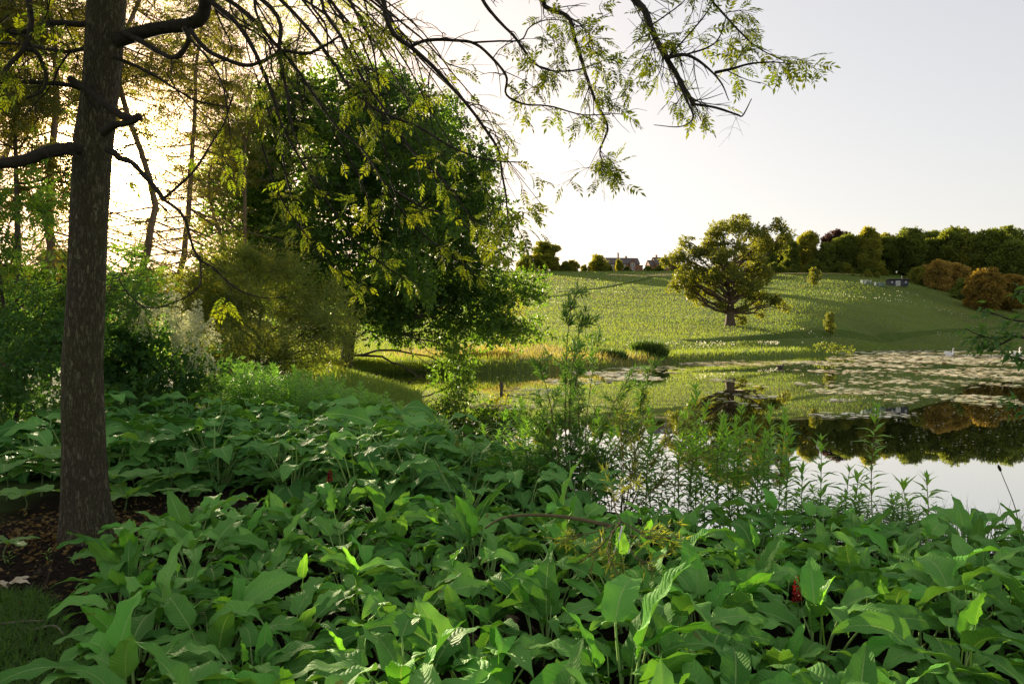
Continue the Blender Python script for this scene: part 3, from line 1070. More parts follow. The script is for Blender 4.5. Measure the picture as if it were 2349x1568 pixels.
PW = [crown_proto(21, 20, 14, M['wood_leaf'], .10, 18), crown_proto(22, 20, 12, M['wood_leaf'], .08, 18, shape='dome'),
      crown_proto(23, 20, 15, M['wood_leaf'], .12, 20), crown_proto(24, 20, 11, M['wood_leaf'], .08, 16, shape='dome')]
PP = [crown_proto(31, 20, 12, M['wood_leaf_pale'], .10, 18, shape='dome'), crown_proto(32, 20, 13, M['wood_leaf_pale'], .12, 16)]
PC = [crown_proto(41, 12, 12, M['copper_leaf'], .05, 16, size=.7, shape='dome')]
PB = [crown_proto(42, 12, 11, M['bronze_leaf'], .17, 20, size=.6, shape='round')]
PU = [crown_proto(43, 18, 14, M['purple_leaf'], .15, 14)]
PS = [crown_proto(44, 5, 6, M['wood_leaf_pale'], .02, 10, size=.45, shape='dome'), crown_proto(45, 5, 7, M['wood_leaf'], .02, 10, size=.45, shape='dome')]
PY = [crown_proto(46, 8, 5.5, M['oak_leaf'], .25, 9, size=.5, dens=90)]

# front row of the wood: (px of the trunk, py of top, py of base, distance, proto, label)
WOOD = [
    (768, 246, 272, 392, PW[1], 'dark tree just right of the oak, at the left end of the wood'),
    (790, 240, 272, 390, PW[3], 'neat rounded dark tree second from the left end of the wood'),
    (808, 233, 272, 392, PP[1], 'olive tree with a narrow top in the left part of the wood'),
    (826, 243, 272, 388, PW[0], 'low broad dark tree in front of the purple-leaved one'),
    (848, 236, 273, 392, PW[2], 'wide dark tree right of the purple-leaved one'),
    (868, 229, 273, 386, PP[0], 'pale green pyramid-shaped tree in the middle of the wood'),
    (888, 238, 274, 392, PW[0], 'bushy dark green tree directly above the hut'),
    (908, 230, 275, 390, PW[2], 'dark tree above the right end of the hut'),
    (930, 240, 278, 392, PW[1], 'dark tree standing behind the copper-coloured one'),
    (952, 229, 282, 386, PW[3], 'dark green tree behind the copper and bronze pair'),
    (972, 240, 286, 380, PP[0], 'pale green tree behind the round bronze tree'),
    (992, 232, 290, 376, PW[0], 'dark tree above the round bronze tree'),
    (1014, 243, 296, 366, PW[2], 'dark tree at the edge of the frame above the golden-brown one'),
]
for i, (px, pt, pb, d, pr, lab) in enumerate(WOOD):
    x = (px - 512) / FPX * d
    z = gz(x, d) - .4
    h = EYE + (341.5 - pt) / FPX * d - z
    s = h / 20
    put_tree('woodland_tree', pr, x, d, z, s * rng.uniform(.95, 1.1), rng.uniform(0, 6.28), lab, 'tree', 'trees of the wood on the hill', sz=s)
x = (838 - 512) / FPX * 408; z = gz(x, 408) - .4
put_tree('purple_tree', PU[0], x, 408, z, (EYE + (341.5 - 232) / FPX * 408 - z) / 18, 1.0, 'purple-leaved tree showing its top above the wood', 'tree')
for i in range(22):                                   # rows behind, only their tops show
    px = 760 + 280 * (i % 11 + rng.uniform(-.4, .4)) / 11
    d = rng.uniform(408, 450)
    x = (px - 512) / FPX * d
    z = gz(x, d) - .4
    pt = 244 - 7 * (px - 760) / 264 + rng.uniform(-9, 12)
    s = (EYE + (341.5 - pt) / FPX * d - z) / 20
    put_tree('woodland_tree', PW[i % 4] if i % 5 else PP[i % 2], x, d, z, s, rng.uniform(0, 6.28), 'tree deep in the wood showing only its top over the front row', 'tree', 'rear trees of the wood on the hill')
for i in range(26):                                   # edge shrubs of the wood
    px = 764 + 260 * (i + rng.uniform(-.3, .3)) / 26
    if 884 < px < 915:
        continue
    d = 383 if px < 900 else 383 - (px - 900) * .22
    x = (px - 512) / FPX * d
    put_tree('edge_shrub', PS[1] if i % 4 else PS[0], x, d, gz(x, d) - .3, rng.uniform(.6, 1.25), rng.uniform(0, 6), 'low bush on the grassy edge of the wood', 'shrub', 'bushes along the edge of the wood')


def hill_plant(name, pr, px, py_base, py_top, hproto, lab, cat, d=None, group=None, wide=1.0):
    p = on_hill(px, py_base)
    if d is not None:
        p = np.array([(px - 512) / FPX * d, d, 0]); p[2] = gz(p[0], d)
    z = gz(p[0], p[1]) - .15
    h = EYE + (341.5 - py_top) / FPX * p[1] - z
    s = h / hproto
    return put_tree(name, pr, p[0], p[1], z, s * wide, rng.uniform(0, 6.28), lab, cat, group, sz=s)


hill_plant('copper_tree', PC[0], 938, 287, 262, 12, 'copper-coloured rounded tree at the edge of the wood right of the hut', 'tree', 352)
hill_plant('copper_tree', PC[0], 957, 289, 264, 12, 'orange-brown tree touching the copper one on its right', 'tree', 354)
hill_plant('bronze_tree', PB[0], 986, 305, 271, 12, 'round bronze tree with a bare trunk standing clear on the slope', 'tree', 300, wide=.95)
hill_plant('bronze_tree', PB[0], 1011, 304, 277, 12, 'golden-brown tree at the right edge behind the overhanging branch', 'tree', 318, wide=1.1)
hill_plant('edge_shrub', PS[0], 917, 286, 269, 5, 'yellow-green bush between the hut and the copper tree', 'shrub', 358, wide=.9)
hill_plant('edge_shrub', PS[0], 926, 287, 268, 5, 'tall yellow-green bush touching the left side of the copper tree', 'shrub', 356, wide=.8)
hill_plant('edge_shrub', PS[1], 967, 295, 281, 5, 'dark low bush left of the round bronze tree', 'shrub', 330)
hill_plant('hawthorn', PS[0], 904, 283, 276, 5, 'small bush behind the hut by its flue', 'shrub', 368)
for px, pt, lab in ((853, 273, 'small pale bush at the left end of the tree guards'), (861, 274, 'small pale bush behind the tree guards'), (868, 270, 'taller yellow bush behind the tree guards'), (877, 272, 'dark spreading bush left of the hut')):
    hill_plant('young_shrub', PS[0], px, 281, pt, 5, lab, 'shrub', 366, wide=.75)
hill_plant('sapling', PY[0], 814, 287, 268, 8, 'small bright green sapling on the open hillside right of the oak', 'tree')
hill_plant('sapling', PY[0], 830, 337, 313, 8, 'thin pale sapling low on the meadow near the lake', 'tree', wide=.7)
hill_plant('skyline_tree', PP[1], 545, 272, 243, 20, 'pale rounded tree on the skyline beside the drooping tree', 'tree', 405, wide=1.7)
hill_plant('skyline_bush', PS[0], 527, 272, 256, 5, 'bush left of the pale skyline tree', 'shrub', 403)
for px, pt, w, k, lab in ((556, 260, .9, 0, 'bush right of the pale skyline tree'), (565, 262, 1.0, 1, 'low dark skyline bush'), (573, 261, 1.1, 0, 'rounded pale skyline bush standing alone'), (584, 265, 1.0, 0, 'small skyline bush between two bigger ones'), (598, 256, 1.3, 0, 'large green skyline bush left of the long house'),
                         (609, 265, 1.0, 1, 'dark bush at the left corner of the long house'), (619, 260.5, .7, 0, 'golden bush in front of the long house'), (627, 266.5, 1.2, 1, 'dark bush below the golden one at the long house'), (648, 266, 1.4, 1, 'dark bush between the two houses'), (659, 266, 1.5, 1, 'wide dark bush in front of the dormered house'), (676, 264, 1.4, 0, 'bush in front of the dormered house nearest the oak')):
    hill_plant('skyline_bush', PS[k], px, 271.5, pt, 5, lab, 'shrub', 404, wide=w * .8)
hill_plant('skyline_bush', PS[1], 589, 274, 271.5, 5, 'flat dark bush low on the crest', 'shrub', 392, wide=3)

# ------------------------------------------------------------------ the great oak
rng = np.random.default_rng(5)
OD = 155.0
OXF = 660 + .08163 * 860; OYF = 208 + .08163 * 1455
ob0 = P(OXF, OYF, OD)
ob0[2] = gz(ob0[0], OD) - .1
OK_ = .08163 * OD / FPX


def oz(zx, zy, dy=0.0):
    return np.array([(zx - 860) * OK_, dy, (1455 - zy) * OK_])


oak = thing('oak_tree', 'great spreading oak with a thick trunk standing alone on the meadow', 'tree', ob0)
tr = path(np.array([oz(860, 1475), oz(858, 1350), oz(860, 1200), oz(858, 1020), oz(880, 820), oz(905, 640), oz(940, 450), oz(1000, 260)]), 22)
trad = np.interp(np.linspace(0, 1, 22), [0, .06, .14, .3, .5, .7, 1], np.array([85, 66, 52, 48, 30, 20, 6]) * OK_)
OL = [(1040, 160, 105), (900, 215, 100), (760, 270, 85), (650, 290, 80), (1000, 330, 110), (690, 420, 130), (1200, 330, 95), (1380, 270, 85), (1470, 350, 90), (1300, 430, 120),
      (1470, 500, 85), (1180, 480, 95), (300, 420, 70), (320, 540, 70), (220, 590, 90), (110, 650, 65), (410, 570, 90), (560, 560, 110), (390, 700, 120), (880, 520, 90), (1080, 640, 110), (560, 760, 90),
      (1230, 650, 60), (270, 870, 110), (440, 950, 110), (200, 960, 80), (600, 900, 80), (700, 980, 75), (950, 820, 95), (1150, 850, 115), (1270, 930, 65),
      (900, 960, 80), (1050, 1060, 90), (1200, 1120, 110), (1390, 1170, 75), (1500, 1230, 45), (1290, 1300, 40), (740, 1190, 50), (960, 1210, 50), (1000, 1370, 60),
      (390, 1080, 60), (530, 1150, 40), (780, 700, 70), (1020, 950, 80)]
lob = []
for k, (a, b, r) in enumerate(OL):
    dy = (rng.uniform(-1, 1)) * 5.0 * min(1.0, .35 + (1 - abs(a - 860) / 800))
    lob.append((oz(a, b, dy), r * OK_ * 1.06))
for k in range(16):                                    # the far and near sides of the crown
    a = rng.uniform(450, 1250); b = rng.uniform(350, 1050)
    lob.append((oz(a, b, rng.choice([-1, 1]) * rng.uniform(5, 9)), 90 * OK_))
lobe_tree(oak, rng, tr, trad, lob, SP_OAK, .60, 62, M['oak_bark'], M['oak_leaf'], 14, .19, True, 11, .1, .02, 4)

# ------------------------------------------------------------------ drooping tree at the lake edge
rng = np.random.default_rng(8)
MD = 46.0
mb = Q(795, 852, MD)
mb[2] = gz(mb[0], MD) - .15


def mq(x, y, dy=0.0):
    return Q(x, y, MD + dy) - mb


mid = thing('drooping_tree', 'big dark drooping tree with a leaning trunk at the edge of the lake', 'tree', mb)
tr = path(np.array([mq(795, 870), mq(795, 830), mq(800, 790), mq(812, 700), mq(830, 600, .6), mq(850, 480, 1), mq(865, 340, 1), mq(870, 220, .5)]), 20)
trad = np.interp(np.linspace(0, 1, 20), [0, .15, .4, .7, 1], [.50, .40, .34, .2, .05])
ML = [(790, 225, 105), (880, 205, 85), (960, 275, 85), (700, 330, 115), (850, 350, 130), (990, 370, 95), (1050, 440, 80), (630, 420, 105), (760, 480, 125), (920, 490, 130), (1050, 540, 90),
      (1120, 580, 60), (620, 560, 90), (820, 600, 110), (960, 620, 110), (1090, 650, 85), (1170, 655, 50), (1000, 730, 90), (1120, 740, 70), (1185, 755, 42), (900, 710, 75), (1050, 810, 50),
      (1080, 870, 38), (1035, 875, 38), (570, 480, 75), (860, 190, 70), (930, 300, 90), (1010, 480, 80), (1100, 700, 70), (700, 600, 95), (760, 650, 85), (1215, 655, 42), (1222, 750, 34), (840, 690, 75), (690, 240, 70), (1010, 300, 65), (1045, 380, 75), (640, 285, 65), (1075, 470, 70), (615, 255, 62), (565, 330, 70), (535, 430, 75), (1035, 255, 52), (1095, 385, 58), (1130, 480, 58), (900, 690, 80), (960, 690, 75), (780, 700, 60), (1010, 640, 85), (870, 745, 45), (930, 760, 45), (560, 400, 85), (540, 560, 80), (640, 500, 100), (600, 320, 70), (680, 680, 75), (740, 250, 80), (580, 640, 60)]
lob = []
for k, (a, b, r) in enumerate(ML):
    dy = rng.uniform(-1, 1) * 4.5 * (1 - min(1, abs(a - 850) / 420))
    lob.append((mq(a, b, dy), r * K * MD / FPX * .95))
for k in range(14):
    lob.append((mq(rng.uniform(680, 1000), rng.uniform(280, 640), rng.choice([-1, 1]) * rng.uniform(4, 7)), 1.9))
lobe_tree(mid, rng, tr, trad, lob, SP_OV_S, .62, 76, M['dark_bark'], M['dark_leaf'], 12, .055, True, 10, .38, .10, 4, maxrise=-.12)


# ------------------------------------------------------------------ larches and other garden trees on the left
def larch_proto(seed, H, spread=1.0, step=.50, n_sh=5.5):
    r = np.random.default_rng(seed)
    tr = path(np.array([[0, 0, -.3], [r.normal(0, .2), r.normal(0, .2), H * .15], [r.normal(0, .35), r.normal(0, .35), H * .3], [r.normal(0, .4), r.normal(0, .4), H * .5], [r.normal(0, .5), r.normal(0, .5), H * .72], [r.normal(0, .5), 0, H]]), 22, .03, r)
    b = Acc(); V, F = tube(tr, np.linspace(.19, .03, 22), 9); b.add(V, F)
    fo = Acc(); z = 2.2
    pos = []; D = []
    while z < H - .5:
        c = np.array([np.interp(z, tr[:, 2], tr[:, 0]), np.interp(z, tr[:, 2], tr[:, 1]), z])
        for k in range(r.integers(2, 5)):
            a = r.uniform(0, 6.28)
            L = (4.6 * (1 - z / H) ** .65 + .7) * r.uniform(.5, 1.1) * spread
            h = np.array([math.cos(a), math.sin(a), 0])
            e = c + h * L + np.array([0, 0, -.10 * L + r.normal(0, .25)])
            m = c + h * L * .5 + np.array([0, 0, -.13 * L])
            q = path(np.array([c, m, e]), 7)
            add_tube(b, q, np.linspace(.010 + .006 * L, .006, 7), 4)
            for kk in range(3):
                i0 = r.integers(2, 6)
                sdv = np.array([-h[1], h[0], 0]) * r.choice([-1, 1]) + h * .5 + np.array([0, 0, r.uniform(-.6, .1)])
                e2 = q[i0] + sdv * L * r.uniform(.12, .3)
                add_tube(b, path(np.array([q[i0], (q[i0] + e2) / 2 + r.normal(0, .04, 3), e2]), 4), np.linspace(.008, .003, 4), 3)
            n = max(2, int(n_sh * L * np.interp(z, [3, 9.5, 13], [.32, .38, 1.45])))
            t = r.uniform(.15, 1, n) ** .8
            p = np.stack([np.interp(t * 6, np.arange(7), q[:, i]) for i in range(3)], 1)
            sd = np.stack([-h[1] * r.choice([-1, 1], n), h[0] * r.choice([-1, 1], n), -.35 - .5 * r.uniform(0, 1, n)], 1) + h * .6 + r.normal(0, .3, (n, 3))
            pos.append(p); D.append(sd)
        z += step * r.uniform(.6, 1.4)
    pos = np.concatenate(pos); D = np.concatenate(D)
    n = len(pos)
    scatter(fo, SP_LAR, pos, D, r.uniform(.4, .95, n), r.uniform(0, 6, n), r.uniform(0, 1, n))
    return [('trunk', b.mesh('trunk', M['larch_bark'], True), None), ('crown', fo.mesh('crown', M['larch_leaf']), 'stuff')]


SP_LAR = needle_shoot(9, .24)
PL = [larch_proto(61, 25, 1.0, .46, 6.5), larch_proto(62, 23, 1.15, .46, 6.5)]
LARCH = [(318, 30, 0, 1.0, 1.2, 'tall larch with a straight thin trunk just right of the near trunk'),
         (405, 35, 1, 1.0, 2.6, 'larch with a leaning trunk right of the straight one'),
         (105, 27, 1, 1.05, 4.0, 'larch directly left of the near trunk'),
         (10, 31, 0, .95, 5.0, 'larch at the left edge of the frame'),
         (505, 40, 0, .80, 0.4, 'larch between the leaning one and the drooping tree'),
         (215, 42, 1, 1.1, 3.3, 'larch hidden behind the near trunk'),
         (-120, 24, 0, 1.0, 2.2, 'larch outside the left edge whose branches reach in')]
for fx, d, k, s, rz, lab in LARCH:
    x = (fx * K - 512) / FPX * d
    t = put_tree('larch_tree', PL[k], x, d, gz(x, d), s, rz, lab, 'tree', 'larches on the left bank')
    if fx == 405:
        t.rotation_euler = (0, math.radians(6), rz * 0)

rng = np.random.default_rng(77)


def pix_tree(name, lab, cat, base_fx, d, lobes, tmpl, size, dens, bark, leaf, tr_r=.08, spread=1.0, top=None, limb_r=.03, droop=.25, sub=9, stems=1, sag=.05, leafname='crown', flat=.85, twigs=3, rs=1.0, low=.0, subr=.42):
    x = (base_fx * K - 512) / FPX * d
    b = np.array([x, d, gz(x, d) - .08])
    t = thing(name, lab, cat, b)
    tops = top if top is not None else max(Q(a, c, d)[2] for a, c, r in lobes) - b[2]
    trunk = path(np.array([[0, 0, -.1], [rng.normal(0, .05), 0, tops * .4], [rng.normal(0, .15), 0, tops * .85]]), 10)
    lb = []
    for a, c, r in lobes:
        R = r * K * d / FPX * rs
        q = Q(a, c, d) - b
        q[1] += rng.uniform(-1, 1) * spread
        lb.append((q, R))
    lobe_tree(t, rng, trunk, np.linspace(tr_r, tr_r * .3, 10), lb, tmpl, size, dens, bark, leaf, 8, limb_r, False, sub, droop, sag, twigs, leafname, flat)
    return t


pix_tree('garden_tree', 'leafy tree filling the upper left corner behind the near trunk', 'tree', 40, 24,
         [(50, 130, 95), (130, 270, 85), (-10, 300, 110), (70, 20, 100), (-60, 160, 110), (150, 90, 60), (-40, 20, 120), (100, 390, 80), (20, 420, 80)],
         SP_PINLITE, .42, 165, M['dark_bark'], M['larch_leaf'], .16, 2.0, 10.5, .05)
pix_tree('garden_tree', 'airy light-leaved tree between the larches and the drooping tree', 'tree', 560, 38,
         [(560, 160, 70), (620, 70, 90), (540, 290, 70), (650, 190, 75), (720, 80, 80), (500, 380, 60), (470, 250, 60), (590, 360, 70), (800, 50, 70), (520, 60, 80), (440, 120, 70), (640, 330, 70), (330, 70, 80), (430, 170, 65), (310, 200, 60), (390, 290, 50), (440, 30, 70), (250, 60, 60)],
         SP_PINLITE, .48, 34, M['larch_bark'], M['willow_leaf'], .18, 2.5, 14, .05)
pix_tree('ash_tree', 'young dark green tree with feathery leaves left of the near trunk', 'tree', 20, 11,
         [(60, 430, 80), (-20, 520, 110), (100, 540, 80), (40, 640, 90), (150, 620, 60), (120, 470, 50), (170, 690, 70), (290, 600, 45), (270, 660, 60), (330, 640, 35), (-30, 680, 110), (80, 710, 80), (280, 560, 30)],
         SP_PIN, .26, 260, M['dark_bark'], M['dark_leaf'], .07, .9, 3.2, .022, .4)
pix_tree('dark_shrub', 'dense dark shrub with small drooping leaves at the left edge', 'shrub', 30, 9.6,
         [(60, 770, 90), (-20, 850, 120), (90, 880, 80), (40, 960, 90), (110, 980, 55), (100, 800, 70), (-30, 730, 90), (20, 1030, 60), (130, 900, 40), (120, 740, 60), (-60, 960, 120)],
         SP_OV_S, .14, 1000, M['dark_bark'], M['shade_leaf'], .05, .7, 1.4, .015, .5, 12)
pix_tree('dark_shrub', 'dark shrub behind the near trunk between the pale plumes and the left edge', 'shrub', 190, 13,
         [(200, 760, 80), (230, 850, 70), (160, 840, 80), (280, 720, 60), (220, 690, 70), (330, 690, 50), (150, 720, 80), (250, 620, 50)],
         SP_OV_S, .20, 420, M['dark_bark'], M['shade_leaf'], .05, .9, 2.2, .02, .4, 10)
pix_tree('willow_shrub', 'broad feathery willow shrub with narrow olive leaves in front of the drooping tree', 'shrub', 590, 30,
         [(430, 700, 55), (500, 670, 75), (560, 640, 70), (640, 660, 75), (700, 720, 75), (740, 790, 55), (600, 750, 85), (500, 780, 70), (680, 820, 60), (770, 750, 38), (450, 650, 50), (530, 600, 45), (620, 605, 45), (400, 660, 50), (790, 730, 22), (560, 820, 60), (480, 850, 50), (640, 850, 40)],
         SP_WIL, .60, 230, M['dark_bark'], M['willow_leaf'], .14, 1.9, 3.6, .04, .05, 10)
pix_tree('bank_shrub', 'low golden bush at the foot of the drooping tree', 'shrub', 830, 50,
         [(760, 830, 40), (800, 850, 40), (850, 850, 35), (710, 840, 40), (900, 855, 26)], SP_OV_S, .42, 60, M['dark_bark'], M['willow_leaf'], .05, 1.0, .8, .02, 0, 8)
pix_tree('bank_shrub', 'pale yellow-green bush on the bank right of the drooping tree', 'shrub', 1165, 62,
         [(1165, 700, 38), (1150, 740, 40), (1180, 680, 20), (1140, 770, 26)], SP_OV_S, .5, 40, M['dark_bark'], M['wood_leaf_pale'], .05, 1.0, 3, .02, 0, 8)
pix_tree('bank_shrub', 'dark low bush on the far bank right of the oak', 'shrub', 1910, 118,
         [(1880, 797, 8), (1900, 795, 10), (1925, 796, 9), (1950, 798, 7)], SP_TUFT, .4, 60, M['dark_bark'], M['wood_leaf'], .04, .8, 1, .02, 0, 8)

# far wood closing the view behind the larches
for i, (px, d, sx, lab) in enumerate(((-30, 95, .55, 'round bush'), (60, 120, .6, 'bush'), (20, 70, .4, 'bush'), (150, 150, .5, 'bush'), (215, 170, .55, 'bush'), (260, 190, .5, 'bush'), (-120, 60, .5, 'bush'), (110, 90, .3, 'bush'))):
    x = (px - 512) / FPX * d
    put_tree('background_tree', PW[i % 4], x, d, gz(x, d) - .5, sx, i * 1.3, 'rounded tree far behind the larches, glimpsed through their branches', 'tree', 'trees glimpsed behind the larches')


# pale-plumed shrub
def plume_mesh(seed):
    r = np.random.default_rng(seed); a = Acc()
    n = 150
    t = r.uniform(0, 1, n)
    ang = r.uniform(0, 6.28, n); rad = .14 * (1 - t) ** .7 * np.sqrt(r.uniform(0.1, 1, n))
    pos = np.stack([rad * np.cos(ang) * 1.2, rad * np.sin(ang) * 1.2, t * .42 + rad * .4], 1)
    D = np.stack([np.cos(ang), np.sin(ang), r.uniform(.2, 1.2, n)], 1)
    scatter(a, leaflet2(1, .55), pos, D, r.uniform(.025, .055, n), r.uniform(0, 6, n), r.uniform(0, 1, n))
    return a.mesh('flower_plume', M['plume'])


ps = pix_tree('plumed_shrub', 'leafy shrub topped with creamy white flower plumes right of the near trunk', 'shrub', 360, 13.5,
              [(290, 770, 50), (350, 800, 60), (420, 850, 55), (300, 850, 65), (380, 890, 65), (445, 885, 40), (330, 930, 65), (420, 930, 50), (265, 900, 60), (270, 820, 50)],
              SP_OV, .40, 300, M['stem_brown'], M['shade_leaf'], .04, .6, 1.3, .012, .45, 10)
PLM = [plume_mesh(i) for i in range(4)]
for i in range(46):
    fx, fy = [(300, 745), (330, 715), (370, 735), (410, 735), (440, 755), (465, 790), (400, 775), (350, 760), (430, 800), (470, 830), (285, 730), (320, 700), (450, 740)][i % 13]
    q = Q(fx + rng.normal(0, 14), fy + rng.normal(0, 14) + 12, 13.3 + rng.uniform(-.5, .4)) - np.array(ps.location)
    o = ob('flower_plume', PLM[i % 4], ps, q); o['kind'] = 'stuff'
    o.rotation_euler = (rng.normal(0, .35), rng.normal(0, .35), rng.uniform(0, 6))
    o.scale = (rng.uniform(.7, 1.15),) * 3

# ------------------------------------------------------------------ broad leaves of the beds
def leaf_mesh(name, mat, rng, L, W, pet, lean, e0, e1, fold, wave, twist, nu=9, nv=15, heart=.35, tipx=1.0, side=0.0, wk=3.0):
    """one leaf with its stalk, growing from the origin outwards along +x"""
    n = 8
    pp = []
    for i in range(n):
        t = i / (n - 1)
        an = lean * (.35 + .65 * t)
        if i == 0:
            p = np.zeros(3)
        else:
            p = pp[-1] + pet / (n - 1) * np.array([math.sin(an), side * .3 * t, math.cos(an)])
        pp.append(p)
    pp = np.array(pp)
    a = Acc()
    V, F = tube(pp, np.linspace(.0075, .0045, n) * (L / .3) ** .5, 4, cap=False)
    a.add(V, F, uv=np.full((len(V), 2), (.5, -.2)))
    t = np.linspace(0, 1, nv)
    el = e0 + (e1 - e0) * t ** 1.15
    sd = side * t
    dirs = np.stack([np.cos(el) * np.cos(sd), np.cos(el) * np.sin(sd), np.sin(el)], 1)
    c = pp[-1] + np.vstack([[0, 0, 0], np.cumsum(dirs[:-1] * L / (nv - 1), 0)])
    prof = (t + .03) ** heart * (1 - t) ** (.9 * tipx) * (1 + .35 * (1 - t) * 0)
    prof = prof / prof.max()
    prof[0] *= .75
    prof[-1] = .012
    w = W / 2 * prof
    tw = twist * t
    u = np.linspace(-1, 1, nu)
    latv = np.stack([-np.sin(sd), np.cos(sd), np.zeros(nv)], 1)
    nrm = np.cross(dirs, latv)
    l2 = latv * np.cos(tw)[:, None] + nrm * np.sin(tw)[:, None]
    n2 = nrm * np.cos(tw)[:, None] - latv * np.sin(tw)[:, None]
    ph = rng.uniform(0, 6.28, 2)
    VV = []; UV = []
    for j, uu in enumerate(u):
        s = 0 if uu < 0 else 1
        au = abs(uu)
        up = fold * au * (1 - .35 * au)
        wv = wave * au ** 2 * np.sin(t * 6.28 * wk + ph[s]) * (.4 + .6 * prof) + wave * .5 * au * np.sin(t * 6.28 * 1.3 + ph[1 - s])
        jag = 1 + .05 * np.sin(t * 6.28 * 5.3 + ph[s] * 2) * (au > .9)
        VV.append(c + l2 * (uu * w * jag * math.cos(fold))[:, None] + n2 * (up * w + wv * W)[:, None])
        UV.append(np.stack([np.full(nv, uu * .5 + .5), t], 1))
    VV = np.stack(VV, 1).reshape(-1, 3); UV = np.stack(UV, 1).reshape(-1, 2)
    i, j = np.meshgrid(np.arange(nv - 1), np.arange(nu - 1), indexing='ij')
    F = np.stack([i * nu + j, (i + 1) * nu + j, (i + 1) * nu + j + 1, i * nu + j + 1], -1).reshape(-1, 4)
    a.add(VV, F, uv=UV)
    me = a.mesh(name, mat, smooth=True)
    return me


rg = np.random.default_rng(4)
BED = []
for i in range(28):
    kind = (1, 2, 1, 1, 0, 2, 1)[i % 7]
    L = rg.uniform(.27, .43)
    W = L * rg.uniform(.34, .46)
    sg = rg.choice([-1, 1])
    if kind == 0:       # standing
        BED.append(leaf_mesh('leaf', M['bed_leaf'], rg, L, W, rg.uniform(.20, .30), rg.uniform(.15, .4), rg.uniform(.9, 1.3), rg.uniform(.0, .6), rg.uniform(.1, .5), .075, sg * rg.uniform(.1, .7), side=rg.uniform(-.4, .4)))
    elif kind == 1:     # arching
        BED.append(leaf_mesh('leaf', M['bed_leaf'], rg, L, W, rg.uniform(.22, .36), rg.uniform(.3, .7), rg.uniform(.35, .85), rg.uniform(-1.1, -.4), rg.uniform(.1, .55), .08, sg * rg.uniform(.1, .8), side=rg.uniform(-.5, .5)))
    else:               # laid flat or hanging
        BED.append(leaf_mesh('leaf', M['bed_leaf'], rg, L, W, rg.uniform(.16, .34), rg.uniform(.5, .95), rg.uniform(-.15, .35), rg.uniform(-1.2, -.5), rg.uniform(.05, .45), .085, sg * rg.uniform(.1, .9), side=rg.uniform(-.5, .5)))
YOUNG = [leaf_mesh('leaf', M['bed_young'], rg, rg.uniform(.15, .24), rg.uniform(.08, .12), rg.uniform(.30, .42), rg.uniform(.05, .25), rg.uniform(1.1, 1.5), rg.uniform(.5, 1.2), rg.uniform(.2, .7), .07, rg.uniform(-.5, .5), side=rg.uniform(-.3, .3)) for i in range(6)]
MOUND = [leaf_mesh('leaf', M['mound_leaf'], rg, rg.uniform(.27, .38), rg.uniform(.16, .21), (.08, .15, .26, .40, .5)[i % 5] * rg.uniform(.9, 1.1), rg.uniform(.3, .9), rg.uniform(-.1, .45), rg.uniform(-1.3, -.5), rg.uniform(.05, .35), .075, rg.uniform(-.45, .45), side=rg.uniform(-.4, .4), heart=.28, wk=2.4) for i in range(16)]


def in_poly(pts, poly):
    x, y = pts[:, 0], pts[:, 1]
    ins = np.zeros(len(pts), bool)
    for (ax, ay), (bx, by) in zip(poly, poly[1:] + poly[:1]):
        c = (ay > y) != (by > y)
        ins ^= c & (x < (bx - ax) * (y - ay) / (by - ay + 1e-12) + ax)
    return ins


def poisson(rng, poly, r, tries=6000):
    p = np.array(poly); lo = p.min(0); hi = p.max(0)
    c = rng.uniform(lo, hi, (tries, 2)); c = c[in_poly(c, poly)]
    out = []
    for q in c:
        if all((q[0] - o[0]) ** 2 + (q[1] - o[1]) ** 2 > r * r for o in out):
            out.append(q)
    return np.array(out)


def clump(name, lab, cat, x, y, meshes, n, s, rng, group, young=0, r0=.06, tilt=.2):
    t = thing(name, lab, cat, (x, y, gz(x, y) - .02), group)
    az0 = rng.uniform(0, 6.28)
    for k in range(n + young):
        me = meshes[rng.integers(0, len(meshes))] if k < n else YOUNG[rng.integers(0, len(YOUNG))]
        az = az0 + k * 2.39996 + rng.uniform(-.4, .4)
        o = ob('leaf', me, t, (r0 * math.cos(az) * rng.uniform(.3, 1.6), r0 * math.sin(az) * rng.uniform(.3, 1.6), 0))
        o.rotation_euler = (rng.normal(0, tilt), rng.normal(0, tilt), az)
        ss = s * rng.uniform(.72, 1.15)
        o.scale = (ss, ss, ss * rng.uniform(.9, 1.15))
    return t


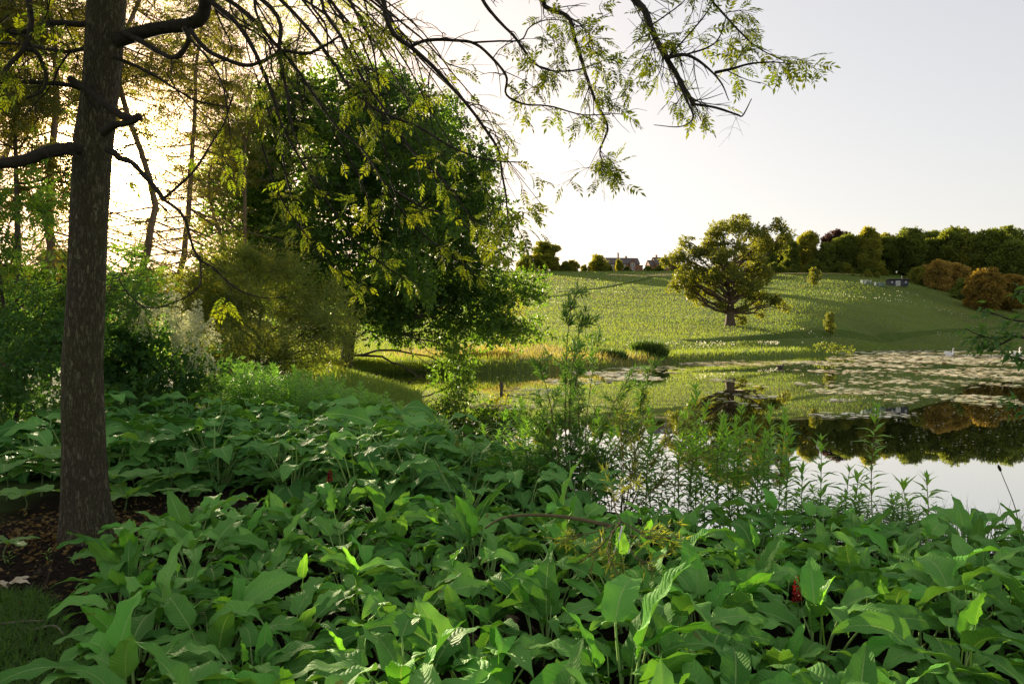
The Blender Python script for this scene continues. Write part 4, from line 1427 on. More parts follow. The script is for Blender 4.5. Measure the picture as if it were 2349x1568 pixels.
BED_POLY = [(-1.15, 2.4), (-1.75, 3.25), (-2.15, 3.9), (-2.35, 4.6), (-2.95, 5.2), (-2.75, 6.1), (-1.2, 6.2), (-.4, 5.9), (.4, 5.8), (1.0, 5.9), (1.7, 6.1), (2.6, 6.1), (3.4, 5.75), (4.6, 5.3), (5.0, 5.0), (4.0, 3.2), (2.6, 2.1), (0, 2.0)]
rng = np.random.default_rng(31)
for (x, y) in poisson(rng, BED_POLY, .345):
    u = 512 + FPX * x / y
    k = 'broad-leaved green clump '
    if u < 70:
        lab = k + 'at the outer edge of the bed beside the bare soil'
    elif u < 200 and y > 4.6:
        lab = k + 'closest to the foot of the near tree trunk'
    elif y > 5.2:
        lab = k + ('at the back of the bed below the leafy mound' if u < 420 else 'at the back of the bed below the wispy sapling' if u < 640 else 'at the back of the bed below the leafy stalks' if u < 800 else 'at the back of the bed facing the open white water')
    elif y > 4.2:
        lab = k + ('in the rear half of the bed left of the long bare branch' if u < 450 else 'beside the cut willow branch' if u < 680 else 'in the rear half of the bed below the tallest stalks' if u < 850 else 'in the rear half of the bed toward the bulrush')
    elif y > 3.4:
        lab = k + ('with leaves spreading over the dark soil' if u < 230 else 'halfway up the bed, left of the cut willow branch' if u < 480 else 'halfway up the bed, below the cut willow branch' if u < 700 else 'around the dark red flower spike' if u < 860 else 'halfway up the bed at the right edge of the frame')
    else:
        lab = k + ('along the bottom edge of the frame by the soil' if u < 300 else 'along the bottom edge of the frame in the middle' if u < 660 else 'along the bottom edge of the frame below the red flower spike' if u < 880 else 'in the bottom right corner of the frame')
    clump('broad_leaved_clump', lab, 'plant', x, y, BED, int(rng.integers(13, 20)), rng.uniform(.60, .96) * (1 - .22 * float(sstep(1.2, 3.0, x) * sstep(4.2, 5.6, y))), rng, 'broad-leaved clumps of the front bed', young=int(rng.integers(0, 3) == 0) + int(rng.integers(0, 4) == 0))
MOUND_POLY = [(-5.6, 8.6), (-3.2, 7.9), (-1.6, 7.4), (-.6, 6.8), (.35, 6.3), (.85, 6.8), (.5, 8.0), (-.3, 9.4), (-1.2, 10.8), (-2.2, 12.2), (-6.2, 12.6), (-6.6, 10.2)]
for (x, y) in poisson(rng, MOUND_POLY, .46):
    u = 512 + FPX * x / y
    lab = ('large-leaved clump at the lakeside end of the low leafy mound' if u > 400 else 'large-leaved clump on the crest of the low leafy mound' if y > 10 else 'large-leaved clump on the shaded front of the low leafy mound')
    clump('large_leaved_clump', lab, 'plant', x, y, MOUND, 28, rng.uniform(1.0, 1.3) * (.82 if u > 450 else 1.0), rng, 'large-leaved clumps of the leafy mound', r0=.09, tilt=.2)
for (fx, fy, d) in ((100, 930, 9.0), (60, 1000, 8.6), (20, 950, 9), (130, 960, 9.3)):
    x = (fx * K - 512) / FPX * d
    clump('large_leaved_clump', 'large-leaved plant in deep shade left of the near trunk', 'plant', x, d, MOUND, 14, 1.15, rng, 'large-leaved clumps left of the trunk', r0=.07, tilt=.2)

# ------------------------------------------------------------------ rodgersia-like whorled plants round the trunk
def leaflet_big(rng, L, W):
    return leaf_mesh('leaf', M['rod_leaf'], rng, L, W, .02, 1.2, rng.uniform(.25, .6), rng.uniform(-.5, -.1), rng.uniform(.1, .35), .05, rng.uniform(-.25, .25), 9, 13, heart=.75, tipx=.55, side=rng.uniform(-.15, .15))


ROD = [leaflet_big(rg, rg.uniform(.22, .30), rg.uniform(.10, .14)) for i in range(6)]


def whorl_plant(fx, fy, d, s, lab, tiers=1):
    x = (fx * K - 512) / FPX * d
    z0 = gz(x, d); h = max(.12, Q(fx, fy, d)[2] - z0 - .05)
    t = thing('whorled_plant', lab, 'plant', (x, d, z0), 'whorled plants round the near trunk')
    q = path(np.array([[0, 0, -.02], [rng.normal(0, .03), 0, h * .5], [rng.normal(0, .03), rng.normal(0, .03), h]]), 7)
    V, F = tube(q, np.linspace(.010, .006, 7) * s ** .5, 5)
    mk('stem', V, F, M['stem_green'], t, smooth=True)
    for k in range(tiers):
        zz = q[-1] if k == 0 else q[4]
        n = 6 if k == 0 else 4
        a0 = rng.uniform(0, 6)
        for i in range(n):
            o = ob('leaf', ROD[rng.integers(0, 6)], t, zz)
            o.rotation_euler = (rng.normal(0, .1), rng.normal(.05, .12) + .12 * k, a0 + i * 6.28 / n + rng.normal(0, .15))
            o.scale = (1.65 * s * rng.uniform(.85, 1.1),) * 3


for a in ((95, 1040, 7.6, 1.05, 'tall whorled plant immediately left of the near trunk', 2), (15, 1062, 7.4, 1.0, 'whorled plant at the left edge of the frame', 2), (55, 1125, 6.9, .8, 'lower whorled plant in front of the pair left of the trunk', 1),
          (310, 1005, 8.1, 1.0, 'pale whorled plant rising right of the near trunk', 2), (262, 1085, 7.3, .95, 'whorled plant touching the right side of the trunk', 2), (400, 1083, 7.6, .8, 'small spreading whorled plant in the dark gap below the mound', 1),
          (425, 1122, 7.2, .6, 'smallest whorled plant in the dark gap below the mound', 1), (15, 1268, 5.3, .5, 'little whorled plant alone on the bare soil', 1), (160, 1075, 8.6, .9, 'whorled plant half hidden behind the near trunk', 1), (285, 1140, 6.9, .75, 'low whorled plant at the right foot of the trunk', 1), (60, 1070, 8.4, .9, 'whorled plant in shade behind the tall left one', 1)):
    whorl_plant(*a)

# ------------------------------------------------------------------ tall leafy stalks at the water's edge
LANCE = leaflet(1, .20, .18, .18)


def stalk_parts(seed, H, dens=1.0, leafL=.12, mat='stalk_leaf'):
    r = np.random.default_rng(seed)
    q = path(np.array([[0, 0, -.03], [r.normal(0, .02), r.normal(0, .02), H * .5], [r.normal(0, .05), r.normal(0, .05), H]]), 12)
    lv = []
    z = .12; a = r.uniform(0, 6)
    while z < 1.0:
        c = np.array([np.interp(z * 11, np.arange(12), q[:, i]) for i in range(3)])
        n = 3 if z < .93 else 6
        L = leafL * (.75 + .5 * math.sin(min(1, z * 1.05) * 2.6)) * (1 if z < .9 else .72)
        for k in range(n):
            aa = a + k * 6.283 / n + r.uniform(-.25, .25)
            up = r.uniform(.15, .75) if z < .85 else r.uniform(1.0, 2.2)
            lv.append((c, np.array([math.cos(aa), math.sin(aa), up]), L * r.uniform(.8, 1.2), r.uniform(-.3, .3)))
        a += 1.1
        z += .052 / H / dens * r.uniform(.8, 1.2)
    return q, lv


def stalk_mesh(seed, H, mat, leafL=.12):
    q, lv = stalk_parts(seed, H, 1.0, leafL)
    V, F = tube(q, np.linspace(.006, .0025, 12), 4)
    st = mk_mesh('stem', V, F, M['stem_green'], smooth=True)
    a = Acc(); r = np.random.default_rng(seed)
    scatter(a, LANCE, np.array([l[0] for l in lv]), np.array([l[1] for l in lv]), np.array([l[2] for l in lv]), np.array([l[3] for l in lv]), r.uniform(0, 1, len(lv)))
    return st, a.mesh('foliage', M[mat])


ST_A = [stalk_mesh(100 + i, 1.2, 'stalk_leaf', .145) for i in range(7)]
ST_B = [stalk_mesh(120 + i, 1.2, 'stalk_leaf_pale', .17) for i in range(6)]
LEAF1 = mk_mesh('leaf', LANCE[0], LANCE[1], M['stalk_leaf'])


def stalk(x, y, h, pr, lab, group, tilt=.07):
    t = thing('leafy_stalk', lab, 'plant', (x, y, gz(x, y)), group)
    t.rotation_euler = (rng.normal(0, tilt), rng.normal(0, tilt), rng.uniform(0, 6.28))
    s = h / 1.2
    t.scale = (.9 + .1 * s, .9 + .1 * s, s)
    ob('stem', pr[0], t)
    o = ob('foliage', pr[1], t); o['kind'] = 'stuff'


def stalk_full(fx, fy, d, lab):
    """a stalk close enough to tell its leaves apart"""
    x = (fx * K - 512) / FPX * d
    z = gz(x, d); H = Q(fx, fy, d)[2] - z
    t = thing('leafy_stalk', lab, 'plant', (x, d, z), 'tall leafy stalks at the water edge')
    q, lv = stalk_parts(int(fx * 7), H, .9, .155)
    V, F = tube(q, np.linspace(.0065, .003, 12), 5)
    mk('stem', V, F, M['stem_red'] if rng.uniform() < .5 else M['stem_green'], t, smooth=True)
    Mx = frames(np.array([l[1] for l in lv]), np.array([l[3] for l in lv]))
    for k, (c, D, L, ro) in enumerate(lv):
        o = ob('leaf', LEAF1, t)
        o.matrix_local = Matrix.Translation(Vector(c)) @ Matrix(Mx[k].tolist()).to_4x4() @ Matrix.Scale(L, 4)


for fx, fy, d, lab in ((2005, 930, 7.4, 'tall leafy stalk standing alone against the white water, the highest at this end'), (1800, 935, 7.5, 'tall leafy stalk against the dark tree reflection, right end of the main group'),
                       (1730, 955, 7.5, 'leafy stalk second from the right end of the main group'), (1690, 935, 7.6, 'leafy stalk third from the right end of the main group'), (1655, 950, 7.6, 'leafy stalk with a curled tip in the main group'),
                       (1595, 885, 7.8, 'tallest leafy stalk of the main group below the oak reflection'), (1560, 925, 7.8, 'leafy stalk just left of the tallest in the main group'), (1880, 1005, 7.2, 'shorter leafy stalk left of the one standing alone'),
                       (1937, 1065, 7.0, 'short leafy stalk directly left of the one standing alone'), (2085, 1105, 6.7, 'short leafy stalk right of the one standing alone'), (2122, 1090, 6.6, 'leafy stalk at the right end of the row'),
                       (1845, 1065, 7.2, 'low leafy stalk at the edge of the white water'), (1965, 1095, 6.9, 'low leafy tuft below the stalk standing alone'), (1150, 945, 8.3, 'leafy stalk left of the wispy sapling over dark water'), (1210, 925, 8.2, 'taller leafy stalk left of the wispy sapling')):
    stalk_full(fx, fy, d, lab)
for i in range(64):
    fx = 1120 + 680 * (i + rng.uniform(-.5, .5)) / 64
    d = rng.uniform(7.1, 8.3)
    x = (fx * K - 512) / FPX * d
    if sdist(np.array([x]), np.array([d]))[0] < .02:
        d -= .8; x = (fx * K - 512) / FPX * d
    top = 925 + 60 * rng.uniform(0, 1) + 60 * rng.uniform(0, 1) ** 2 + (30 if 1230 < fx < 1400 else 0)
    h = Q(fx, top, d)[2] - gz(x, d)
    stalk(x, d, h, ST_A[i % 7], 'leafy stalk in the thicket along the water edge', 'thicket of leafy stalks at the water edge')
for i in range(26):
    fx = rng.uniform(1820, 2180); d = rng.uniform(6.4, 7.0); x = (fx * K - 512) / FPX * d
    stalk(x, d, rng.uniform(.25, .5), ST_A[i % 7], 'low leafy shoot at the water edge below the tall lone stalk', 'low leafy shoots at the water edge')
for i in range(290):
    fx = rng.uniform(500, 1030) if i % 3 else rng.uniform(500, 820)
    d = rng.uniform(13.0, 17.5)
    x = (fx * K - 512) / FPX * d
    if sdist(np.array([x]), np.array([d]))[0] < .05:
        continue
    top = np.interp(fx, [500, 600, 700, 800, 900, 1030], [840, 828, 845, 872, 905, 985]) + rng.uniform(0, 60)
    h = max(.5, Q(fx, top, d)[2] - gz(x, d))
    stalk(x, d, h, ST_B[i % 6], 'pale green leafy stalk in the stand between the willow shrub and the mound', 'stand of pale leafy stalks behind the mound')

# ------------------------------------------------------------------ the near tree: trunk, limbs, twigs and feathery leaves
rng = np.random.default_rng(91)
TD = 6.0
tb = P(86, 541, TD); tb[2] = gz(tb[0], TD) - .02
near_tree = thing('feathery_tree', 'near tree with a rough mossy trunk and dark branches arching over the lake', 'tree', tb)
TP = [(87, 548, 29), (86.5, 528, 27), (85.2, 500, 25.2), (84.3, 450, 23.8), (82.6, 373, 22.6), (86, 296, 20.6), (88.5, 230, 20.6), (91.5, 169, 21.5), (94, 138, 22), (100, 92, 20.5), (104, 46, 21), (107, 0, 22), (112, -60, 19), (118, -150, 16), (126, -300, 11), (134, -460, 5)]
tp = path(np.array([P(a, b, TD) for a, b, w in TP]), 110) - tb
tp[:6, 2] = np.maximum(tp[:6, 2], -.12 + .02 * np.arange(6))
tr_ = np.interp(np.linspace(0, len(TP) - 1, 110), np.arange(len(TP)), [w * .82 * TD / FPX for a, b, w in TP])
NS = 56
V, F = tube(tp, tr_, NS)
Vr = V[:-1].reshape(110, NS, 3)
ax = tp[:, None, :]
rad = Vr - ax
th = np.arange(NS) / NS * 2 * math.pi
zz = tp[:, 2]
T2, Z2 = np.meshgrid(th, zz)
bump = .055 * (fbm(np.cos(T2) * 1.6 + 5, np.sin(T2) * 1.6 + Z2 * .9, 3) - .47) * 2
bump += .050 * (fbm(T2 * 3.82 * 2 + fbm(T2 * 2, Z2 * 3, 8) * 1.5, Z2 * 3.5, 7) - .47) * 2
flare = np.exp(-np.maximum(zz, 0) / .22)[:, None] * (.2 + .36 * np.maximum(0, np.sin(T2 * 2.5 + 1.0)))
Vr = ax + rad * (1 + bump + flare)[:, :, None]
V[:-1] = Vr.reshape(-1, 3)
trunk_o = mk('trunk', V, F, M['trunk_bark'], near_tree, smooth=True)

BR = []


def br(pts, w0, w1, d0, d1, leaf=0.0, name='branch', tw=1.0, n=None):
    """authored branch: FI pixel points with the distance running from d0 to d1; w in FI pixels"""
    m = len(pts)
    W = np.array([Q(a, b, d0 + (d1 - d0) * i / (m - 1)) for i, (a, b) in enumerate(pts)])
    n = n or max(8, m * 4)
    q = path(W, n, .010, rng) - tb
    r = np.linspace(w0, w1, n) * .5 * K * (d0 + d1) / 2 / FPX
    r = r * (1 + .10 * (vnoise(np.arange(n) * .9, np.full(n, len(BR) * 3.1), 2) - .5) * 2)
    V, F = tube(q, r, 8 if w0 > 9 else 6)
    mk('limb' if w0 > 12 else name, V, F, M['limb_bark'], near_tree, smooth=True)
    BR.append((q, r, leaf, tw))
    return q


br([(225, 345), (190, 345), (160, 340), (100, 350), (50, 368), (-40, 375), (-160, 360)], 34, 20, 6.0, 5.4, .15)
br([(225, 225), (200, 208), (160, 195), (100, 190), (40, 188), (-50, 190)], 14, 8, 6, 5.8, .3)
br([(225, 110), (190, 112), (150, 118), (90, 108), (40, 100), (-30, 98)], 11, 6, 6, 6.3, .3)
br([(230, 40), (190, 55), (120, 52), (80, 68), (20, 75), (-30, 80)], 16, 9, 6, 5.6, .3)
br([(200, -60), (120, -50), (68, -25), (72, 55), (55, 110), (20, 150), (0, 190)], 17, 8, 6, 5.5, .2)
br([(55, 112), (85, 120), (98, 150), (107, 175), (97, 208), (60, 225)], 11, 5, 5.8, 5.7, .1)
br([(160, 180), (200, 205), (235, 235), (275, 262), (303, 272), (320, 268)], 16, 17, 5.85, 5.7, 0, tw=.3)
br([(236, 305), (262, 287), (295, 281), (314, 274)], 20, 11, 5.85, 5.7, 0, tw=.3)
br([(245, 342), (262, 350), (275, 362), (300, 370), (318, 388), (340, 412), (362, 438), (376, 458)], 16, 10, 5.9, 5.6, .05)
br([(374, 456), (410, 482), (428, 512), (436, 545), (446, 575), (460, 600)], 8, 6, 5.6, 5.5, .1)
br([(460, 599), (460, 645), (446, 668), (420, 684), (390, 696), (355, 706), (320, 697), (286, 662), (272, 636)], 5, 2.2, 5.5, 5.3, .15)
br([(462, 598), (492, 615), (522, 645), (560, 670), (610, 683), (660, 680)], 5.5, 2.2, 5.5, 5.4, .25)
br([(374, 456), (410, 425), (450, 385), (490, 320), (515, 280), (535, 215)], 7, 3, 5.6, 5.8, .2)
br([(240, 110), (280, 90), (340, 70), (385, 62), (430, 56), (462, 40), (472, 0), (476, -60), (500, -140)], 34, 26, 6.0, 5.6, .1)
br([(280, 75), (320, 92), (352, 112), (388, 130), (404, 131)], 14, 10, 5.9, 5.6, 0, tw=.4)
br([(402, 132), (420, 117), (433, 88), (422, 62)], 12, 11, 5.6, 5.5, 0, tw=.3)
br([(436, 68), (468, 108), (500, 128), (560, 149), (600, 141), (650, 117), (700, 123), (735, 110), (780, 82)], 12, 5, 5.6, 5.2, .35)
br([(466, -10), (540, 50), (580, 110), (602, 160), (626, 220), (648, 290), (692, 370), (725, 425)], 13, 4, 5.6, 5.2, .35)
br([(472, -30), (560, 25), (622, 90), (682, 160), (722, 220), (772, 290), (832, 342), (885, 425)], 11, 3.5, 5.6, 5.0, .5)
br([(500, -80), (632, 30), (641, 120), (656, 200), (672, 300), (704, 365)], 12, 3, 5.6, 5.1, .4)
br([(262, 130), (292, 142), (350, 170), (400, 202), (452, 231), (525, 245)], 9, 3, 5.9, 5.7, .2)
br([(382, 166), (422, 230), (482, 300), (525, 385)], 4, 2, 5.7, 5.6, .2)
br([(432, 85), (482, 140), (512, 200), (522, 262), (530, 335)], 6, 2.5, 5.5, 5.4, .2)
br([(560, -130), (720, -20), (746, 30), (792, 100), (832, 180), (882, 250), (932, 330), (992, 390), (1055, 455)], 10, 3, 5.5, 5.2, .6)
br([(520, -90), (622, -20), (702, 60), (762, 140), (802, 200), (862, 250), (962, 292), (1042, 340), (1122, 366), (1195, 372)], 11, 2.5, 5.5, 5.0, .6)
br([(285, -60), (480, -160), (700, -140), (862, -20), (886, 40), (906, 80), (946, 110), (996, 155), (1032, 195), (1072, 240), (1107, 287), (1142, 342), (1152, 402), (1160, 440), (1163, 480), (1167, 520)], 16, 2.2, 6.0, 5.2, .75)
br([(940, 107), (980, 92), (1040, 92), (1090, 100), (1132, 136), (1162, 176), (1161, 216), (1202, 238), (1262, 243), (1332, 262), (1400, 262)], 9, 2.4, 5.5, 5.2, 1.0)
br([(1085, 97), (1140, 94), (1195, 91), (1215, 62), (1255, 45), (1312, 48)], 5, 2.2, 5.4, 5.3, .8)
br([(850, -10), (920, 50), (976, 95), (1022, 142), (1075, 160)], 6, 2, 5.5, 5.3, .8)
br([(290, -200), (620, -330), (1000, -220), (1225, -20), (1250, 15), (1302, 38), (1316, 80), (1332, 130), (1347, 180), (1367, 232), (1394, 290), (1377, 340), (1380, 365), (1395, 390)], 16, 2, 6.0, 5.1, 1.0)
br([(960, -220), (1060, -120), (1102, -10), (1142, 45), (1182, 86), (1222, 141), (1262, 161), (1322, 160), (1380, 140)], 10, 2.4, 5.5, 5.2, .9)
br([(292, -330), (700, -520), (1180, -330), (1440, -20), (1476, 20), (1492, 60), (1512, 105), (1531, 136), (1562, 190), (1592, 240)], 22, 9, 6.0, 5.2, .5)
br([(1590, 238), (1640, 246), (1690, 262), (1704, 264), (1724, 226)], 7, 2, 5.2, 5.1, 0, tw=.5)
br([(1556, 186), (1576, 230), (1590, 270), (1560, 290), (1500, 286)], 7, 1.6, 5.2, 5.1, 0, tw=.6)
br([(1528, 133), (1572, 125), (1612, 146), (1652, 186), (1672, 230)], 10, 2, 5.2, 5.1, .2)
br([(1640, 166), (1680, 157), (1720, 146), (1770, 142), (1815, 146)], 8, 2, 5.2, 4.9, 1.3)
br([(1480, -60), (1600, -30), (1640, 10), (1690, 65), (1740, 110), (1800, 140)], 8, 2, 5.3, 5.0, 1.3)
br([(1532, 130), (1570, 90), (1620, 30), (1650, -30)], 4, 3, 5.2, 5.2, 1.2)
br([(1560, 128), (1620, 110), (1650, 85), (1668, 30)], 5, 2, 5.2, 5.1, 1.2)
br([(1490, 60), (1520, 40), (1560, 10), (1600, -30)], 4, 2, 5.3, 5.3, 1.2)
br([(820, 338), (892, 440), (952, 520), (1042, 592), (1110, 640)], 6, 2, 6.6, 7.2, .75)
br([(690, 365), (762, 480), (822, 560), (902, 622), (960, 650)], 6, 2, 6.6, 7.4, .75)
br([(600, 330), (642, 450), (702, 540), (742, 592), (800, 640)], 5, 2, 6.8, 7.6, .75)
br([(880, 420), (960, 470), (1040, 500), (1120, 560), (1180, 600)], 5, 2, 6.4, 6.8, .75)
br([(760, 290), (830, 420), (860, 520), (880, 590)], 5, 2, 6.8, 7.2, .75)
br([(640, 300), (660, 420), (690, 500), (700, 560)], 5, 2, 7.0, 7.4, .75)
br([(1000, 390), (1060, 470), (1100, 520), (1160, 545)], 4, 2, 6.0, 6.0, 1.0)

for k in range(24):
    x0 = rng.uniform(470, 980); y0 = -20
    L = rng.uniform(240, 520); sl = rng.uniform(.15, .95)
    pts = [(x0, y0)]
    for j in range(1, 6):
        t = j / 5
        pts.append((x0 + L * sl * (t ** .9) + rng.normal(0, 14), y0 + L * t ** (1.0 + .4 * (1 - sl)) + rng.normal(0, 10)))
    dd = rng.uniform(5.0, 7.2)
    br(pts, rng.uniform(3.5, 8), 1.5, dd, dd + rng.uniform(-.4, .6), rng.choice([0, 0, .1, .35]), tw=.7)
for k in range(10):
    x0 = rng.uniform(-20, 180); y0 = rng.uniform(-20, 150)
    pts = [(x0, y0)]
    a_ = rng.uniform(.3, 2.8)
    for j in range(1, 5):
        pts.append((pts[-1][0] + 50 * math.cos(a_) + rng.normal(0, 14), pts[-1][1] + 45 * math.sin(a_) + rng.normal(0, 14)))
    br(pts, rng.uniform(3, 6), 1.5, 5.6, 5.9, .2, tw=.9)
TW = Acc()
lp, ld, ls = [], [], []


def add_leaves(q, n, sz):
    for k in range(n):
        t = .35 + .65 * (k + rng.uniform(0, 1)) / n
        i = min(len(q) - 2, int(t * (len(q) - 1)))
        T = q[i + 1] - q[i]; T /= np.linalg.norm(T) + 1e-9
        dd = T * .6 + rng.normal(0, .55, 3); dd[2] -= .25
        lp.append(q[i]); ld.append(dd); ls.append(sz * rng.uniform(.75, 1.25))


def twig(p, d, L, r, leafn, depth=0):
    d = d / (np.linalg.norm(d) + 1e-9)
    e = p + d * L + np.array([0, 0, -.10 * L]) + rng.normal(0, .07 * L, 3)
    m = (p + e) / 2 + rng.normal(0, .07 * L, 3) + np.array([0, 0, .06 * L])
    q = path(np.array([p, m, e]), 6)
    add_tube(TW, q, np.linspace(r, r * .4, 6), 3)
    if leafn:
        add_leaves(q, leafn, .128)
    if depth < 2 and L > .16:
        for k in range(rng.integers(1, 4) if depth == 0 else rng.integers(0, 3)):
            i = rng.integers(1, 5)
            dd = d * .7 + rng.normal(0, .55, 3); dd[2] -= .08
            twig(q[i], dd, L * rng.uniform(.4, .75), r * .65, max(0, leafn - 1) if rng.uniform() < .8 else leafn, depth + 1)


for q, r, leaf, tw in BR:
    seg = np.linalg.norm(np.diff(q, axis=0), axis=1); Ltot = seg.sum()
    nt_ = int(Ltot / .13 * tw)
    for k in range(nt_):
        t = rng.uniform(.12, 1.0)
        i = min(len(q) - 2, int(t * (len(q) - 1)))
        T = q[i + 1] - q[i]; T /= np.linalg.norm(T) + 1e-9
        d = T * .55 + rng.normal(0, .6, 3); d[2] -= .12
        lf = 0
        if leaf and rng.uniform() < min(1, leaf * 1.0) * (.35 + .65 * t):
            lf = int(rng.integers(1, 5) + (leaf > 1) * 2)
        twig(q[i], d, rng.uniform(.10, .36) * (1.0 if r[i] < .03 else 1.25), min(.0055, r[i] * .5), lf)
    if leaf >= .5:
        add_leaves(q[-6:], 4, .13)
TW.obj('twigs', M['limb_bark'], near_tree, kind='stuff')
# smaller shoots high in the top of the picture
lp = np.array(lp); ld = np.array(ld); ls = np.array(ls)
order = np.argsort(-(ls / (lp[:, 1] + TD)))
vis = (lp[:, 2] + tb[2] < EYE + .47 * (lp[:, 1] + tb[1]))
pick = [i for i in order if vis[i] and lp[i, 0] + tb[0] > .9][:290]
rest = np.setdiff1d(np.arange(len(lp)), pick)
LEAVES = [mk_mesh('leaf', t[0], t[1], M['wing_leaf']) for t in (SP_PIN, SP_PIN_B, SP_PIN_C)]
ro = rng.uniform(-.9, .9, len(lp))
MX = frames(ld, ro)
for n_, i in enumerate(pick):
    o = ob('leaf', LEAVES[n_ % 3], near_tree)
    o.matrix_local = Matrix.Translation(Vector(lp[i])) @ Matrix(MX[i].tolist()).to_4x4() @ Matrix.Scale(float(ls[i]), 4)
fo = Acc()
for k, t in enumerate((SP_PIN, SP_PIN_B, SP_PIN_C)):
    s = rest[k::3]
    scatter(fo, t, lp[s], ld[s], ls[s], ro[s], rng.uniform(0, 1, len(s)))
# crown above the frame; first three lobes added to shade the upper trunk
for c, r, n in (((tb[0] + .3, 5.6, 7.2), 1.6, 900), ((tb[0] + .6, 3.6, 6.6), 1.7, 900), ((tb[0] - .9, 3.0, 6.2), 1.6, 700), ((tb[0] - 1, 6.5, 9.5), 2.6, 500), ((tb[0] + 2.2, 6.5, 9.3), 2.4, 500), ((tb[0] - 3, 5.5, 8.6), 2.2, 500)):
    lobe_leaves(fo, rng, np.array(c) - tb, r, n, SP_PIN_B, .24, 12)
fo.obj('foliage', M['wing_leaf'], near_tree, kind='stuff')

# ------------------------------------------------------------------ branch reaching in from a small tree outside the right edge
rng = np.random.default_rng(17)
rb = np.array([5.6, 6.9, 0.0]); rb[2] = gz(5.6, 6.9) - .05
rt = thing('overhanging_tree', 'small tree at the right edge whose leafy branch hangs over the lake', 'tree', rb)
q = path(np.array([[0, 0, 0], [.1, 0, .9], [.05, .1, 2.0], [.3, 0, 3.4]]), 12)
V, F = tube(q, np.linspace(.06, .03, 12), 8)
mk('trunk', V, F, M['limb_bark'], rt, smooth=True)
tw = Acc(); fo = Acc(); LP = []; LDv = []
for pts, dd in (([(2460, 800), (2400, 790), (2330, 770), (2280, 775), (2240, 765), (2215, 752)], 6.6), ([(2450, 770), (2400, 740), (2330, 735), (2290, 722), (2268, 715)], 6.6), ([(2470, 700), (2420, 690), (2370, 680), (2345, 668)], 6.7),
                ([(2480, 620), (2440, 600), (2400, 575), (2370, 560)], 6.7), ([(2450, 820), (2390, 830), (2340, 822), (2300, 815)], 6.5), ([(2455, 960), (2400, 950), (2360, 940), (2335, 930)], 6.6), ([(2330, 770), (2290, 790), (2250, 785)], 6.6)):
    m = path(np.array([Q(a, b, dd) for a, b in pts]), 12) - rb
    st = np.array([.1, 0, max(.3, m[0][2] - .35)])
    m = np.vstack([path(np.array([st, (st + m[0]) / 2 + [0, 0, .08], m[0]]), 4)[:-1], m])
    V, F = tube(m, np.linspace(.014, .003, len(m)), 5)
    mk('branch', V, F, M['limb_bark'], rt, smooth=True)
    for k in range(28):
        i = rng.integers(2, len(m)); LP.append(m[i] + rng.normal(0, .035, 3)); LDv.append(np.array([-.7, rng.normal(0, .6), rng.normal(-.2, .5)]))
        if k % 3 == 0:
            e = m[i] + np.array([-.10, rng.normal(0, .06), rng.normal(.02, .06)])
            add_tube(tw, path(np.array([m[i], e]), 3), np.array([.003, .002, .001]), 3)
            for z in range(3):
                LP.append(e + rng.normal(0, .02, 3)); LDv.append(rng.normal(0, 1, 3) + [-.8, 0, -.2])
tw.obj('twigs', M['limb_bark'], rt, kind='stuff')
OVL = mk_mesh('leaf', *leaflet(1, .38, .2, .15), M['shade_leaf'])
LP = np.array(LP); LDv = np.array(LDv); MX = frames(LDv, rng.uniform(-1, 1, len(LP)))
for i in range(len(LP)):
    if i >= 290:
        break
    o = ob('leaf', OVL, rt)
    o.matrix_local = Matrix.Translation(Vector(LP[i])) @ Matrix(MX[i].tolist()).to_4x4() @ Matrix.Scale(float(rng.uniform(.07, .12)), 4)
n = max(0, len(LP) - 290)
scatter(fo, leaflet(1, .38, .2, .15), LP[290:], LDv[290:], rng.uniform(.07, .12, n), rng.uniform(-1, 1, n), rng.uniform(0, 1, n))
lobe_leaves(fo, rng, np.array([.5, 0, 2.9]), .55, 300, leaflet(1, .38, .2, .15), .11, 8)
fo.obj('foliage', M['shade_leaf'], rt, kind='stuff')

# ------------------------------------------------------------------ wispy saplings at the water's edge
rng = np.random.default_rng(23)


def wispy(name, lab, base, stems, leaf_n, L, mat, bark, d, spread=.10):
    b = np.array(base); t = thing(name, lab, 'sapling', b)
    fo = Acc(); tw = Acc(); pos = []; D = []
    for pts, w, dl in stems:
        m = path(np.array([Q(a, c, d + dl * i / (len(pts) - 1)) for i, (a, c) in enumerate(pts)]), 14, .01, rng) - b
        V, F = tube(m, np.linspace(w, w * .22, 14), 5)
        mk('stem', V, F, bark, t, smooth=True)
        Ls = np.linalg.norm(np.diff(m, axis=0), axis=1).sum()
        for k in range(int(16 * Ls)):
            i = rng.integers(4, 14)
            T = m[min(13, i)] - m[i - 1]; T /= np.linalg.norm(T)
            dd = T * .9 + rng.normal(0, .45, 3); dd /= np.linalg.norm(dd)
            LL = rng.uniform(.10, .34) * (1.15 - i / 20)
            e = m[i - 1] + dd * LL
            q = path(np.array([m[i - 1], (m[i - 1] + e) / 2 + rng.normal(0, .01, 3), e]), 5)
            add_tube(tw, q, np.linspace(.0028, .001, 5), 3)
            for z in range(int(leaf_n * LL / .2)):
                j = rng.integers(1, 5)
                pos.append(q[j] + rng.normal(0, .006, 3)); D.append(dd * .8 + rng.normal(0, .55, 3))
    tw.obj('twigs', bark, t, kind='stuff')
    n = len(pos)
    scatter(fo, leaflet(1, .13, .1, .1), np.array(pos), np.array(D), rng.uniform(.6, 1.2, n) * L, rng.uniform(0, 6, n), rng.uniform(0, 1, n))
    fo.obj('foliage', mat, t, kind='stuff')
    return t


